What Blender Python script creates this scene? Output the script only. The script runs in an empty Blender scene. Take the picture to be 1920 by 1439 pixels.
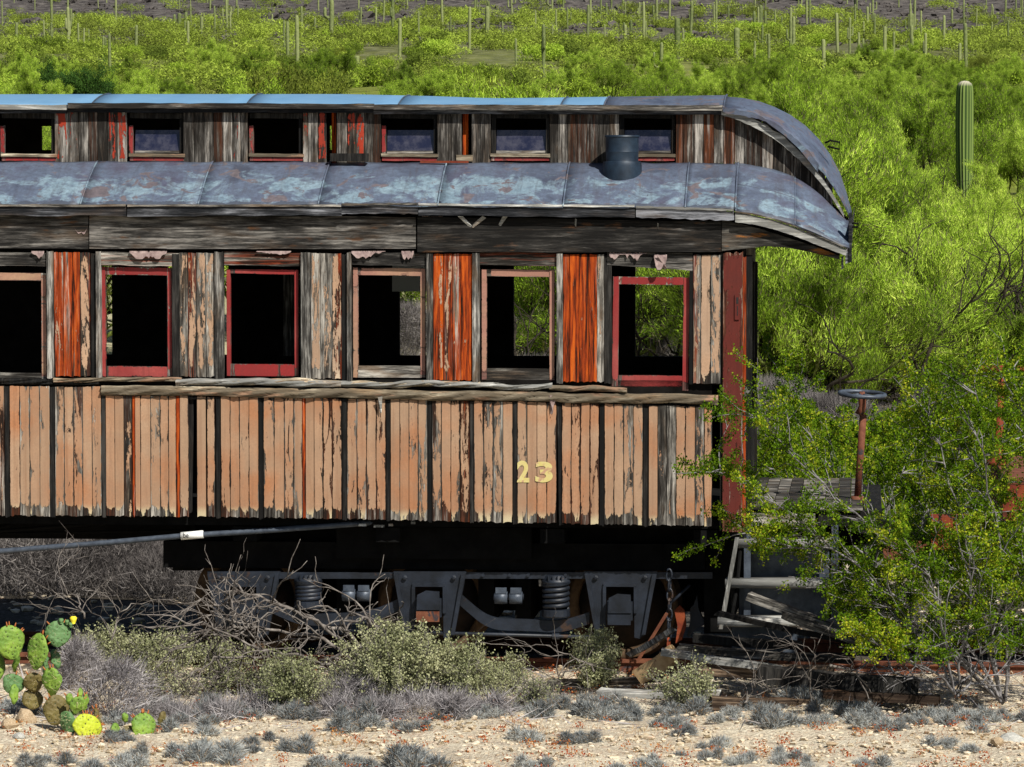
import bpy, math, random
import numpy as np
from mathutils import Vector, Matrix

# ------------------------------------------------------------------ camera
F = 7500.0                      # focal length in photo pixels (1920 wide)
EYE = np.array([0.0, 0.0, 3.6])
HOR = 355.0                     # photo row of the horizon
PITCH = math.atan((719.5 - HOR) / F)
scene = bpy.context.scene
COL = scene.collection
cd = bpy.data.cameras.new('camera'); cam = bpy.data.objects.new('camera', cd)
COL.objects.link(cam); scene.camera = cam
cd.sensor_width = 36.0; cd.lens = F / 1920.0 * 36.0
cd.clip_start = 0.5; cd.clip_end = 6000
cam.location = EYE; cam.rotation_euler = (math.pi / 2 - PITCH, 0, 0)

# ------------------------------------------------------------------ light
SUN_EL, SUN_AZ = math.radians(46), math.radians(146)     # azimuth clockwise from +Y (view direction)
world = bpy.data.worlds.new('World'); scene.world = world; world.use_nodes = True
wn = world.node_tree
for n in list(wn.nodes): wn.nodes.remove(n)
sky = wn.nodes.new('ShaderNodeTexSky'); sky.sky_type = 'NISHITA'; sky.sun_disc = False
sky.sun_elevation = SUN_EL; sky.sun_rotation = SUN_AZ; sky.altitude = 800
bg = wn.nodes.new('ShaderNodeBackground'); bg.inputs[1].default_value = 0.05
wo = wn.nodes.new('ShaderNodeOutputWorld')
wn.links.new(sky.outputs[0], bg.inputs[0]); wn.links.new(bg.outputs[0], wo.inputs[0])
sd = bpy.data.lights.new('sun', 'SUN'); sun = bpy.data.objects.new('sun', sd); COL.objects.link(sun)
sd.energy = 5.0; sd.angle = math.radians(0.53); sd.color = (1.0, 0.95, 0.86)
S = Vector((math.sin(SUN_AZ) * math.cos(SUN_EL), math.cos(SUN_AZ) * math.cos(SUN_EL), math.sin(SUN_EL)))
sun.rotation_euler = S.to_track_quat('Z', 'Y').to_euler()
sun.location = (10, -10, 30)
vs = scene.view_settings
scene.display_settings.display_device = 'sRGB'
vs.view_transform = 'Standard'; vs.look = 'None'; vs.gamma = 1; vs.use_curve_mapping = False
vs.exposure = 0.35
scene.cycles.max_bounces = 5; scene.cycles.diffuse_bounces = 2; scene.cycles.glossy_bounces = 2
scene.cycles.transmission_bounces = 3; scene.cycles.transparent_max_bounces = 4
scene.cycles.sample_clamp_indirect = 4.0

# ------------------------------------------------------------------ pixels to places
CP, SP = math.cos(PITCH), math.sin(PITCH)
def ray(x, y):
    a, b = (x - 959.5) / F, (719.5 - y) / F
    return np.array([a, CP + b * SP, -SP + b * CP])
YAW = math.radians(5.0)
U = np.array([math.cos(YAW), -math.sin(YAW), 0]); NRM = np.array([math.sin(YAW), math.cos(YAW), 0])
_r = ray(1395, 719.5)
_t = (30.0 * NRM[1]) / (_r @ NRM)
O = EYE + _r * _t; O[2] = 0.0                # carriage corner: near wall, right end, rail level
def px(x, y, Y=0.0):
    """photo pixel -> (X, Z) on the carriage plane at depth Y behind the near wall"""
    r = ray(x, y)
    t = (O @ NRM + Y - EYE @ NRM) / (r @ NRM)
    p = EYE + r * t
    return float((p - O) @ U), float(p[2])
def PX(x, Y=0.0): return px(x, 700, Y)[0]
def PZ(x, y, Y=0.0): return px(x, y, Y)[1]
GZ = -0.1
def gp(x, y, z=GZ):
    r = ray(x, y); t = (z - EYE[2]) / r[2]; p = EYE + r * t
    return float(p[0]), float(p[1])
def at(x, y, d):
    r = ray(x, y); t = d / r[1]; p = EYE + r * t
    return Vector(p)
_hd = np.array([0, 45, 60, 110, 200, 300, 375, 550, 800, 1200, 1700.])
_hz = np.array([-.1, -.1, .3, 2.6, 5.6, 10.0, 15, 25.5, 45, 85, 150.])
def H(x, y):
    x = np.asarray(x, float); y = np.asarray(y, float)
    z = np.interp(y, _hd, _hz)
    k = np.clip((y - 45) / 150, 0, 1)
    z = z + k * (0.5 * np.sin(x * .11 + y * .05) + .35 * np.sin(x * .23 - y * .09) + 1.2 * np.clip((y - 350) / 400, 0, 1) * np.sin(x * .045 + 1.3))
    n = np.clip((44 - y) / 6, 0, 1)
    z = z + n * (.018 * np.sin(x * 2.1 + y * 1.7) + .014 * np.sin(x * 3.7 - y * 2.9) + .01 * np.sin(x * 7.3 + y * 5.1))
    return z

# ------------------------------------------------------------------ mesh helpers
def new_mesh(name, V, Fc, uv=None, smooth=False):
    me = bpy.data.meshes.new(name)
    me.from_pydata([tuple(map(float, v)) for v in V], [], Fc)
    if uv is not None:
        l = me.uv_layers.new(name='UVMap')
        vi = np.empty(len(me.loops), np.int32); me.loops.foreach_get('vertex_index', vi)
        l.data.foreach_set('uv', np.asarray(uv, np.float32)[vi].ravel())
    if smooth: me.polygons.foreach_set('use_smooth', [True] * len(me.polygons))
    me.update(); return me
def np_mesh(name, V, n):
    """V: (k*n,3) loose faces of n corners each"""
    V = np.ascontiguousarray(V, np.float32); k = len(V) // n
    me = bpy.data.meshes.new(name)
    me.vertices.add(len(V)); me.vertices.foreach_set('co', V.ravel())
    me.loops.add(len(V)); me.loops.foreach_set('vertex_index', np.arange(len(V), dtype=np.int32))
    me.polygons.add(k); me.polygons.foreach_set('loop_start', np.arange(0, len(V), n, dtype=np.int32))
    me.polygons.foreach_set('loop_total', np.full(k, n, np.int32))
    me.update(); me.validate(); return me
def link(name, me, mat, parent=None):
    o = bpy.data.objects.new(name, me); COL.objects.link(o)
    if mat is not None and me is not None and not me.materials: me.materials.append(mat)
    if parent is not None: o.parent = parent
    return o
def tag(o, label=None, cat=None, group=None, kind=None):
    if label: o['label'] = label
    if cat: o['category'] = cat
    if group: o['group'] = group
    if kind: o['kind'] = kind
    return o
def empty(name, loc, rz=0.0):
    o = bpy.data.objects.new(name, None); COL.objects.link(o)
    o.location = loc; o.rotation_euler = (0, 0, rz); o.empty_display_size = .2
    return o
class MB:
    def __init__(s): s.v = []; s.f = []; s.uv = []
    def add(s, V, Fc, uv=None):
        b = len(s.v); s.v += [tuple(map(float, p)) for p in V]; s.f += [tuple(i + b for i in f) for f in Fc]
        s.uv += uv if uv is not None else [(.5, .5)] * len(V)
    def box(s, x0, x1, y0, y1, z0, z1):
        V = [(x, y, z) for x in (x0, x1) for y in (y0, y1) for z in (z0, z1)]
        horiz = abs(x1 - x0) > abs(z1 - z0)
        uv = []
        for x in (0, 1):
            for y in (0, 1):
                for z in (0, 1): uv.append((z, x) if horiz else (x, z))
        s.add(V, [(0, 1, 3, 2), (4, 6, 7, 5), (0, 4, 5, 1), (2, 3, 7, 6), (0, 2, 6, 4), (1, 5, 7, 3)], uv)
    def prism(s, pts, y0, y1, uv=None):
        """pts: outline in (X,Z), counter-clockwise seen from -Y, extruded along Y"""
        n = len(pts)
        V = [(p[0], y0, p[1]) for p in pts] + [(p[0], y1, p[1]) for p in pts]
        Fc = [tuple(range(n)), tuple(range(2 * n - 1, n - 1, -1))] + [(i, i + n, (i + 1) % n + n, (i + 1) % n) for i in range(n)]
        if uv is None:
            xs = [p[0] for p in pts]; zs = [p[1] for p in pts]
            wx = max(xs) - min(xs) + 1e-6; wz = max(zs) - min(zs) + 1e-6
            uv = [((p[0] - min(xs)) / wx, (p[1] - min(zs)) / wz) for p in pts]
            if wx > wz: uv = [(b, a) for a, b in uv]
        s.add(V, Fc, list(uv) * 2)
    def tube(s, pts, rad, k=6, cap=True):
        pts = [np.asarray(p, float) for p in pts]; n = len(pts)
        if not hasattr(rad, '__len__'): rad = [rad] * n
        V = []
        for i in range(n):
            t = pts[min(i + 1, n - 1)] - pts[max(i - 1, 0)]; t = t / (np.linalg.norm(t) + 1e-9)
            ref = np.array([0, 0, 1.0]) if abs(t[2]) < .9 else np.array([1.0, 0, 0])
            a = np.cross(t, ref); a /= np.linalg.norm(a); b = np.cross(t, a)
            for j in range(k):
                c = 2 * math.pi * j / k
                V.append(pts[i] + rad[i] * (math.cos(c) * a + math.sin(c) * b))
        Fc = []
        for i in range(n - 1):
            for j in range(k):
                j2 = (j + 1) % k
                Fc.append((i * k + j, i * k + j2, (i + 1) * k + j2, (i + 1) * k + j))
        if cap: Fc += [tuple(range(k - 1, -1, -1)), tuple((n - 1) * k + j for j in range(k))]
        s.add(V, Fc)
    def lathe(s, c, prof, axis='y', k=20):
        """prof: list of (radius, offset along axis)"""
        V = []; n = len(prof)
        for r, o in prof:
            for j in range(k):
                a = 2 * math.pi * j / k; p, q = r * math.cos(a), r * math.sin(a)
                V.append((c[0] + p, c[1] + o, c[2] + q) if axis == 'y' else ((c[0] + p, c[1] + q, c[2] + o) if axis == 'z' else (c[0] + o, c[1] + p, c[2] + q)))
        Fc = [(i * k + j, i * k + (j + 1) % k, (i + 1) * k + (j + 1) % k, (i + 1) * k + j) for i in range(n - 1) for j in range(k)]
        Fc += [tuple(range(k)), tuple((n - 1) * k + j for j in range(k))]
        s.add(V, Fc)
    def shell(s, G, th):
        """G[i][j] grid of points, given thickness along -Z (and closed edges)"""
        ni, nj = len(G), len(G[0]); V = []; uv = []
        for i in range(ni):
            for j in range(nj): V.append(G[i][j]); uv.append((i / (ni - 1), j / (nj - 1)))
        m = len(V)
        V += [(p[0], p[1], p[2] - th) for p in V[:m]]; uv += uv[:m]
        q = lambda i, j: i * nj + j
        Fc = []
        for i in range(ni - 1):
            for j in range(nj - 1):
                Fc.append((q(i, j), q(i + 1, j), q(i + 1, j + 1), q(i, j + 1)))
                Fc.append((m + q(i, j), m + q(i, j + 1), m + q(i + 1, j + 1), m + q(i + 1, j)))
        for i in range(ni - 1):
            Fc.append((q(i, 0), m + q(i, 0), m + q(i + 1, 0), q(i + 1, 0)))
            Fc.append((q(i + 1, nj - 1), m + q(i + 1, nj - 1), m + q(i, nj - 1), q(i, nj - 1)))
        for j in range(nj - 1):
            Fc.append((q(0, j + 1), m + q(0, j + 1), m + q(0, j), q(0, j)))
            Fc.append((q(ni - 1, j), m + q(ni - 1, j), m + q(ni - 1, j + 1), q(ni - 1, j + 1)))
        s.add(V, Fc, uv)
    def build(s, name, mat, parent=None, smooth=False, off=(0, 0, 0), **props):
        V = [(p[0] - off[0], p[1] - off[1], p[2] - off[2]) for p in s.v]
        o = link(name, new_mesh(name, V, s.f, s.uv, smooth), mat, parent)
        for k, v in props.items(): o[k] = v
        return o

# ------------------------------------------------------------------ materials
class NT:
    def __init__(s, name):
        s.m = bpy.data.materials.new(name); s.m.use_nodes = True; s.t = s.m.node_tree
        for n in list(s.t.nodes): s.t.nodes.remove(n)
        s.out = s.n('ShaderNodeOutputMaterial'); s.tc = s.n('ShaderNodeTexCoord')
        s.oi = s.n('ShaderNodeObjectInfo')
        s.rnd = s.oi.outputs['Random']; s.obj = s.tc.outputs['Object']; s.uvw = s.tc.outputs['UV']
    def n(s, t): return s.t.nodes.new(t)
    def put(s, sock, v):
        if isinstance(v, bpy.types.NodeSocket): s.t.links.new(v, sock)
        elif v is not None:
            if hasattr(v, '__len__') and len(v) == 3 and sock.type == 'RGBA': v = (*v, 1)
            sock.default_value = v
    def math(s, op, a, b=0.0, c=None, clamp=False):
        n = s.n('ShaderNodeMath'); n.operation = op; n.use_clamp = clamp
        s.put(n.inputs[0], a); s.put(n.inputs[1], b)
        if c is not None: s.put(n.inputs[2], c)
        return n.outputs[0]
    def vmul(s, v, sc):
        n = s.n('ShaderNodeVectorMath'); n.operation = 'MULTIPLY'; s.put(n.inputs[0], v); s.put(n.inputs[1], sc); return n.outputs[0]
    def vadd(s, v, w):
        n = s.n('ShaderNodeVectorMath'); n.operation = 'ADD'; s.put(n.inputs[0], v); s.put(n.inputs[1], w); return n.outputs[0]
    def xyz(s, x, y, z):
        n = s.n('ShaderNodeCombineXYZ'); s.put(n.inputs[0], x); s.put(n.inputs[1], y); s.put(n.inputs[2], z); return n.outputs[0]
    def sep(s, v):
        n = s.n('ShaderNodeSeparateXYZ'); s.put(n.inputs[0], v); return n.outputs
    def noise(s, v, scale=1.0, detail=4, rough=.55, dist=0.0):
        n = s.n('ShaderNodeTexNoise'); s.put(n.inputs['Vector'], v); n.inputs['Scale'].default_value = scale
        n.inputs['Detail'].default_value = detail; n.inputs['Roughness'].default_value = rough; n.inputs['Distortion'].default_value = dist
        return n.outputs[0]
    def vor(s, v, scale=1.0, feature='F1'):
        n = s.n('ShaderNodeTexVoronoi'); n.feature = feature; s.put(n.inputs['Vector'], v); n.inputs['Scale'].default_value = scale; return n.outputs
    def mr(s, v, a, b, c=0.0, d=1.0, smooth=False):
        n = s.n('ShaderNodeMapRange'); n.clamp = True
        if smooth: n.interpolation_type = 'SMOOTHSTEP'
        for i, q in enumerate((v, a, b, c, d)): s.put(n.inputs[i], q)
        return n.outputs[0]
    def ramp(s, f, stops):
        n = s.n('ShaderNodeValToRGB'); s.put(n.inputs[0], f); e = n.color_ramp.elements
        while len(e) < len(stops): e.new(.5)
        for q, (p, c) in zip(e, stops): q.position = p; q.color = (*c, 1)
        return n.outputs[0]
    def mix(s, f, a, b, blend='MIX'):
        n = s.n('ShaderNodeMix'); n.data_type = 'RGBA'; n.blend_type = blend
        s.put(n.inputs[0], f); s.put(n.inputs[6], a); s.put(n.inputs[7], b); return n.outputs[2]
    def attr(s, name):
        n = s.n('ShaderNodeAttribute'); n.attribute_type = 'OBJECT'; n.attribute_name = name; return n.outputs['Fac']
    def bump(s, h, strength=.3, dist=.01, prev=None):
        n = s.n('ShaderNodeBump'); n.inputs['Strength'].default_value = strength; n.inputs['Distance'].default_value = dist
        s.put(n.inputs['Height'], h)
        if prev is not None: s.put(n.inputs['Normal'], prev)
        return n.outputs[0]
    def bsdf(s, col, rough=.8, metal=0.0, normal=None, spec=.3):
        n = s.n('ShaderNodeBsdfPrincipled'); s.put(n.inputs['Base Color'], col); s.put(n.inputs['Roughness'], rough)
        s.put(n.inputs['Metallic'], metal); n.inputs['Specular IOR Level'].default_value = spec
        if normal is not None: s.put(n.inputs['Normal'], normal)
        s.t.links.new(n.outputs[0], s.out.inputs[0]); s.b = n; return s.m
    def leaf(s, col, trans=.35):
        d = s.n('ShaderNodeBsdfDiffuse'); t = s.n('ShaderNodeBsdfTranslucent'); m = s.n('ShaderNodeMixShader')
        s.put(d.inputs[0], col); s.put(t.inputs[0], col); m.inputs[0].default_value = trans
        s.t.links.new(d.outputs[0], m.inputs[1]); s.t.links.new(t.outputs[0], m.inputs[2]); s.t.links.new(m.outputs[0], s.out.inputs[0])
        return s.m

def wood_cols(t, co, along, lo=(.012, .010, .008), hi=(.42, .40, .36), warm=None):
    """weathered grain running along axis 0 (X) or 2 (Z)"""
    g = t.noise(t.vmul(co, (4, 20, 62) if along == 0 else (62, 20, 4)), 1, 5, .72, .35)
    w = t.noise(t.vmul(co, (1.6, 4, 24) if along == 0 else (24, 4, 1.6)), 1, 5, .7, .5)
    b = t.noise(t.vmul(co, (3, 6, 7) if along == 0 else (7, 6, 3)), 1, 4, .6)
    f = t.math('ADD', t.math('ADD', t.math('MULTIPLY', g, .50), t.math('MULTIPLY', w, .42)), t.math('MULTIPLY', b, .26))
    f = t.math('ADD', f, t.math('MULTIPLY', t.math('SUBTRACT', t.rnd, .5), .16))
    mid = tuple((a * .5 + c * .35) for a, c in zip(lo, hi))
    brown = (mid[0] * .75, mid[1] * .52, mid[2] * .34)
    base = t.ramp(f, [(.50, lo), (.585, tuple(.75 * a + .25 * m for a, m in zip(lo, mid))), (.65, mid), (.74, hi)])
    stainf = t.noise(t.vmul(co, (2, 5, 9) if along == 0 else (9, 5, 2)), 1, 4, .6, .4)
    return t.mix(t.mr(stainf, .52, .66, 0, .75), base, t.mix(t.mr(f, .5, .68), lo, brown)), g

def paint_mat(name, paint, stain, along=2, pale=None, wood_hi=(.46, .43, .38), rough=.75, flake=1.0, wood_lo=(.012, .010, .008)):
    """three layers: paint over stained under-coat over bare grey wood; object properties peel / bare / hue"""
    t = NT(name)
    co = t.vadd(t.obj, t.xyz(0.0, t.math('MULTIPLY', t.rnd, 37.0), 0.0))
    u, v, _ = t.sep(t.uvw)
    peel, bare, hue = t.attr('peel'), t.attr('bare'), t.attr('hue')
    A = (17, 3, 2.6) if along == 2 else (2.6, 3, 17)
    n1 = t.noise(t.vmul(co, A), 1, 9, .68, .6)
    n1b = t.noise(t.vmul(co, (70, 20, 34) if along == 2 else (34, 20, 70)), 1, 3, .6)
    edge = t.math('MULTIPLY', t.math('POWER', t.math('MULTIPLY', t.math('ABSOLUTE', t.math('SUBTRACT', u, .5)), 2.0), 7.0), .15)
    lowm = t.noise(t.vmul(co, (9, 3, .4)), 1, 2, .5)
    bot = t.math('MULTIPLY', t.mr(v, 0.0, .11, .38, 0.0, True), t.mr(lowm, .34, .66, .0, 1.6))
    top = t.mr(v, .97, 1.0, 0.0, .07)
    val = t.math('ADD', t.math('ADD', t.math('MULTIPLY', n1, .95 * flake), t.math('MULTIPLY', n1b, .16)), t.math('ADD', edge, t.math('ADD', bot, top)))
    thr = t.math('SUBTRACT', 1.02, peel)
    lost = t.mr(val, thr, t.math('ADD', thr, .012))
    n2 = t.noise(t.vmul(co, (34, 3, 1.3) if along == 2 else (1.3, 3, 34)), 1, 7, .62, .5)
    n3 = t.noise(t.vmul(co, (48, 3, 3) if along == 2 else (3, 3, 48)), 1, 5, .68, .4)
    val2 = t.math('ADD', t.math('MULTIPLY', n2, .8), t.math('MULTIPLY', n3, .25))
    thr2 = t.math('SUBTRACT', 1.0, bare)
    b2 = t.mr(val2, t.math('SUBTRACT', thr2, .05), t.math('ADD', thr2, .05))
    wood, grain = wood_cols(t, co, along, lo=wood_lo, hi=wood_hi)
    st = t.ramp(t.math('ADD', t.math('MULTIPLY', n3, .5), t.math('MULTIPLY', n2, .5)), [(.42, stain[0]), (.50, stain[1]), (.64, stain[2])])
    under = t.mix(b2, st, wood)
    big = t.noise(t.vmul(t.obj, (1.4, 1, 1.9)), 1, 3, .5)
    pf = t.math('ADD', t.mr(big, .44, .62), hue)
    pc = t.mix(t.math('MINIMUM', pf, 1.0), paint[0], paint[1])
    sp = t.noise(t.vmul(co, (60, 60, 60)), 1, 4, .7)
    pc = t.mix(t.mr(sp, .3, .75, .78, 1.06), (0, 0, 0), pc)
    dirt = t.noise(t.vmul(co, (26, 4, 1.1)) if along == 2 else t.vmul(co, (1.1, 4, 26)), 1, 5, .65, .4)
    pc = t.mix(t.mr(dirt, .50, .72, 0, .55), pc, tuple(x * .42 for x in paint[1]))
    blot = t.noise(t.vmul(t.obj, (5, 3, 3.2)), 1, 6, .65)
    pc = t.mix(t.mr(blot, .40, .60, .5, 0), pc, tuple(x * .62 + .01 for x in paint[0]))
    pc = t.mix(t.mr(t.rnd, 0, 1, .05, .40), pc, tuple(x * .55 for x in paint[0]))
    if pale is not None: pc = t.mix(t.mr(v, .01, .10, .6, 0.0, True), pc, pale)
    col = t.mix(lost, pc, under)
    # fine hairline cracks through the coat
    hgt = t.math('ADD', t.math('MULTIPLY', t.math('SUBTRACT', 1.0, lost), .9), t.math('MULTIPLY', grain, t.mr(lost, 0, 1, .12, .5)))
    nm = t.bump(hgt, .9, .006)
    return t.bsdf(col, t.mr(lost, 0, 1, rough - .15, .9), 0, nm, .22)

def wood_mat(name, along=0, lo=(.012, .010, .008), hi=(.30, .28, .25), warm=None, warm_at=.62, rough=.85, strength=.6):
    t = NT(name); co = t.vadd(t.obj, t.xyz(0.0, t.math('MULTIPLY', t.rnd, 37.0), 0.0))
    c, g = wood_cols(t, co, along, lo, hi)
    if warm is not None:
        w = t.noise(t.vmul(co, (3, 4, 14) if along == 0 else (14, 4, 3)), 1, 5, .6)
        c = t.mix(t.mr(w, warm_at, warm_at + .08), c, t.mix(t.mr(g, .35, .7), tuple(x * .2 for x in warm), warm))
    return t.bsdf(c, rough, 0, t.bump(g, strength, .006), .2)

def flat_mat(name, c0, c1, scale=9, rough=.6, metal=0.0, spec=.3, bump=.2, c2=None, at2=.62):
    t = NT(name); n = t.noise(t.obj, scale, 6, .65)
    c = t.mix(t.mr(n, .35, .65), c0, c1)
    if c2 is not None:
        n2 = t.noise(t.obj, scale * .6, 8, .7, .5); c = t.mix(t.mr(n2, at2, at2 + .05), c, c2)
    f = t.noise(t.obj, scale * 7, 4, .7)
    return t.bsdf(c, rough, metal, t.bump(f, bump, .004), spec)

M = {}
TAN, TAN2, PALE = (.47, .305, .195), (.45, .19, .085), (.62, .58, .37)
ORANGE = ((.014, .005, .002), (.26, .034, .004), (.74, .15, .010))
BROWN = ((.010, .006, .004), (.045, .015, .006), (.26, .05, .010))
M['siding'] = paint_mat('peeling tan paint', (TAN, TAN2), BROWN, 2, PALE, flake=1.0)
M['pier'] = paint_mat('peeling tan paint over orange undercoat', ((.52, .33, .21), (.48, .34, .24)), ORANGE, 2, (.6, .5, .36))
M['pierh'] = paint_mat('tan paint over orange undercoat, lying', ((.52, .33, .21), (.48, .34, .24)), ORANGE, 0, None)
M['attic'] = paint_mat('worn red paint on grey boards', ((.42, .045, .018), (.30, .030, .014)), ((.02, .01, .006), (.07, .022, .008), (.26, .06, .012)), 2, None, wood_hi=(.42, .39, .35))
M['red'] = paint_mat('faded red sash paint', ((.30, .028, .028), (.38, .085, .075)), ((.10, .03, .03), (.2, .08, .07), (.3, .16, .13)), 2, None, flake=.95)
M['pinkish'] = paint_mat('rosy bleached sash paint', ((.42, .21, .16), (.50, .34, .20)), ((.15, .07, .06), (.25, .12, .10), (.36, .22, .16)), 0, None, flake=.95)
M['post'] = paint_mat('dull red post paint', ((.125, .020, .014), (.17, .030, .020)), ((.03, .010, .006), (.10, .03, .015), (.5, .36, .26)), 2, None, flake=.9)
M['board'] = wood_mat('dark weathered letterboard', 0, (.006, .0055, .005), (.25, .235, .215), (.15, .07, .03), .62)
M['fascia'] = wood_mat('black tarred fascia', 0, (.006, .007, .009), (.26, .27, .30), None)
M['brownh'] = wood_mat('brown timber', 0, (.02, .012, .008), (.34, .24, .16), (.20, .09, .04), .6)
M['greyv'] = wood_mat('grey upright timber', 2, (.012, .011, .010), (.50, .48, .44), None)
M['greyh'] = wood_mat('grey lying timber', 0, (.015, .013, .011), (.50, .47, .42), (.22, .13, .06), .64)
M['paleh'] = wood_mat('bleached rail timber', 0, (.10, .08, .055), (.80, .70, .52), (.46, .28, .18), .55)
M['oldh'] = wood_mat('silvery timber', 0, (.16, .16, .15), (.78, .78, .74), None)
M['oldv'] = wood_mat('silvery upright timber', 2, (.08, .08, .075), (.7, .7, .66), None)
M['dark'] = flat_mat('near-black interior timber', (.004, .0035, .003), (.012, .011, .010), 6, .95, 0, .05)  # near-black on every face
M['blackv'] = wood_mat('blackened batten', 2, (.004, .004, .004), (.045, .042, .038), None)
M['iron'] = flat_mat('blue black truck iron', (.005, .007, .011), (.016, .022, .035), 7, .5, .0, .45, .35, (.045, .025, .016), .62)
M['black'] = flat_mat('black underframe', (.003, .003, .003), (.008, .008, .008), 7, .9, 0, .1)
M['pipe'] = flat_mat('grey blue pipe', (.04, .05, .07), (.085, .105, .135), 14, .45, .2, .4, .3)
M['rust'] = flat_mat('red rust', (.13, .022, .012), (.24, .055, .020), 9, .8, 0, .2, .4, (.07, .02, .012), .58)
M['web'] = flat_mat('black-brown wheel web', (.008, .006, .005), (.03, .018, .012), 9, .8)  # very dark brown all over
M['flakep'] = flat_mat('loose curled paint', (.20, .14, .135), (.34, .26, .24), 30, .8, 0, .2, .3, (.12, .08, .07), .62)
M['rustdark'] = flat_mat('brown rust', (.10, .03, .018), (.19, .075, .04), 14, .8, 0, .2, .4, (.04, .035, .04), .58)
M['tread'] = flat_mat('pale rusty wheel', (.26, .17, .085), (.40, .28, .15), 14, .8, 0, .2, .3, (.12, .05, .03), .62)
M['tyre'] = flat_mat('dark rusty tyre', (.05, .03, .018), (.12, .075, .04), 14, .8, 0, .2, .3, (.03, .02, .015), .58)
M['white'] = flat_mat('white label', (.75, .75, .72), (.82, .82, .8), 20, .6, 0, .2, .1, (.2, .2, .2), .66)
M['yellow'] = flat_mat('faded yellow numeral paint', (.58, .48, .16), (.60, .52, .24), 22, .7, 0, .2, .2, (.46, .28, .17), .53)
M['ink'] = flat_mat('black ink', (.01, .01, .01), (.02, .02, .02), 20, .7)

def roof_mat(name, dark=0.0):
    t = NT(name)
    z = t.sep(t.obj)[2]
    co = t.vmul(t.obj, (1, 1, 1.5))
    n1 = t.noise(co, 3.4, 11, .68, .5); n2 = t.noise(co, 2.2, 8, .6, .5); n3 = t.noise(t.vadd(co, (7, 3, 1)), 9, 9, .7, .4)
    base = t.ramp(n2, [(.35, (.055, .068, .105)), (.5, (.105, .135, .195)), (.65, (.075, .078, .12))])
    light = t.ramp(n3, [(.3, (.135, .205, .265)), (.6, (.225, .315, .375))])
    u, v, _ = t.sep(t.uvw)
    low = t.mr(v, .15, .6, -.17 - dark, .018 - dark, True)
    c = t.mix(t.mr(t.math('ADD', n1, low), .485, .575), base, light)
    c = t.mix(t.mr(t.noise(t.vadd(co, (3, 9, 4)), 4.2, 9, .62, .8), .575, .605), c, t.mix(n3, (.075, .065, .085), (.20, .165, .165)))
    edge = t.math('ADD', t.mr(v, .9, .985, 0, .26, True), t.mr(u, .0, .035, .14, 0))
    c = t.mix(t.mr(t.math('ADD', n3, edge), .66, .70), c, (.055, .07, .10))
    c = t.mix(t.mr(t.noise(co, 26, 6, .75), .32, .62, .45, 1.0), (.04, .04, .05), c)
    strk = t.noise(t.vmul(t.obj, (22, 2, 2)), 1, 5, .65); c = t.mix(t.mr(strk, .52, .72, 0, .5), c, (.06, .055, .065))
    return t.bsdf(c, .5, 0, t.bump(t.math('ADD', n1, t.math('MULTIPLY', n3, .5)), .35, .012), .35)
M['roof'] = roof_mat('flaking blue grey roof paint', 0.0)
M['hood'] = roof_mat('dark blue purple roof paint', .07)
t = NT('sky-tinted roof sheet'); nn = t.noise(t.obj, 3, 5, .6)
M['blue'] = t.bsdf(t.mix(t.mr(nn, .35, .7), (.125, .265, .43), (.165, .315, .48)), .42, 0, t.bump(t.noise(t.obj, 40, 3, .6), .08, .004), .4)  # grey-blue tin with the sky's reflection put into its base colour
t = NT('smoke jack tin'); nn = t.noise(t.obj, 9, 6, .6)
M['jack'] = t.bsdf(t.mix(t.mr(nn, .35, .7), (.006, .014, .027), (.02, .04, .068)), .5, .2, t.bump(nn, .2, .01), .5)
t = NT('dirty blue pane'); nn = t.noise(t.obj, 14, 6, .65)
M['glass'] = t.bsdf(t.mix(t.mr(nn, .4, .7), (.012, .014, .035), (.05, .05, .075)), t.mr(nn, .3, .7, .12, .4), 0, t.bump(t.noise(t.obj, 25, 3, .5), .15, .01), .6)
t = NT('milky blind'); M['blind'] = t.bsdf((.5, .55, .55), .6)

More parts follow.
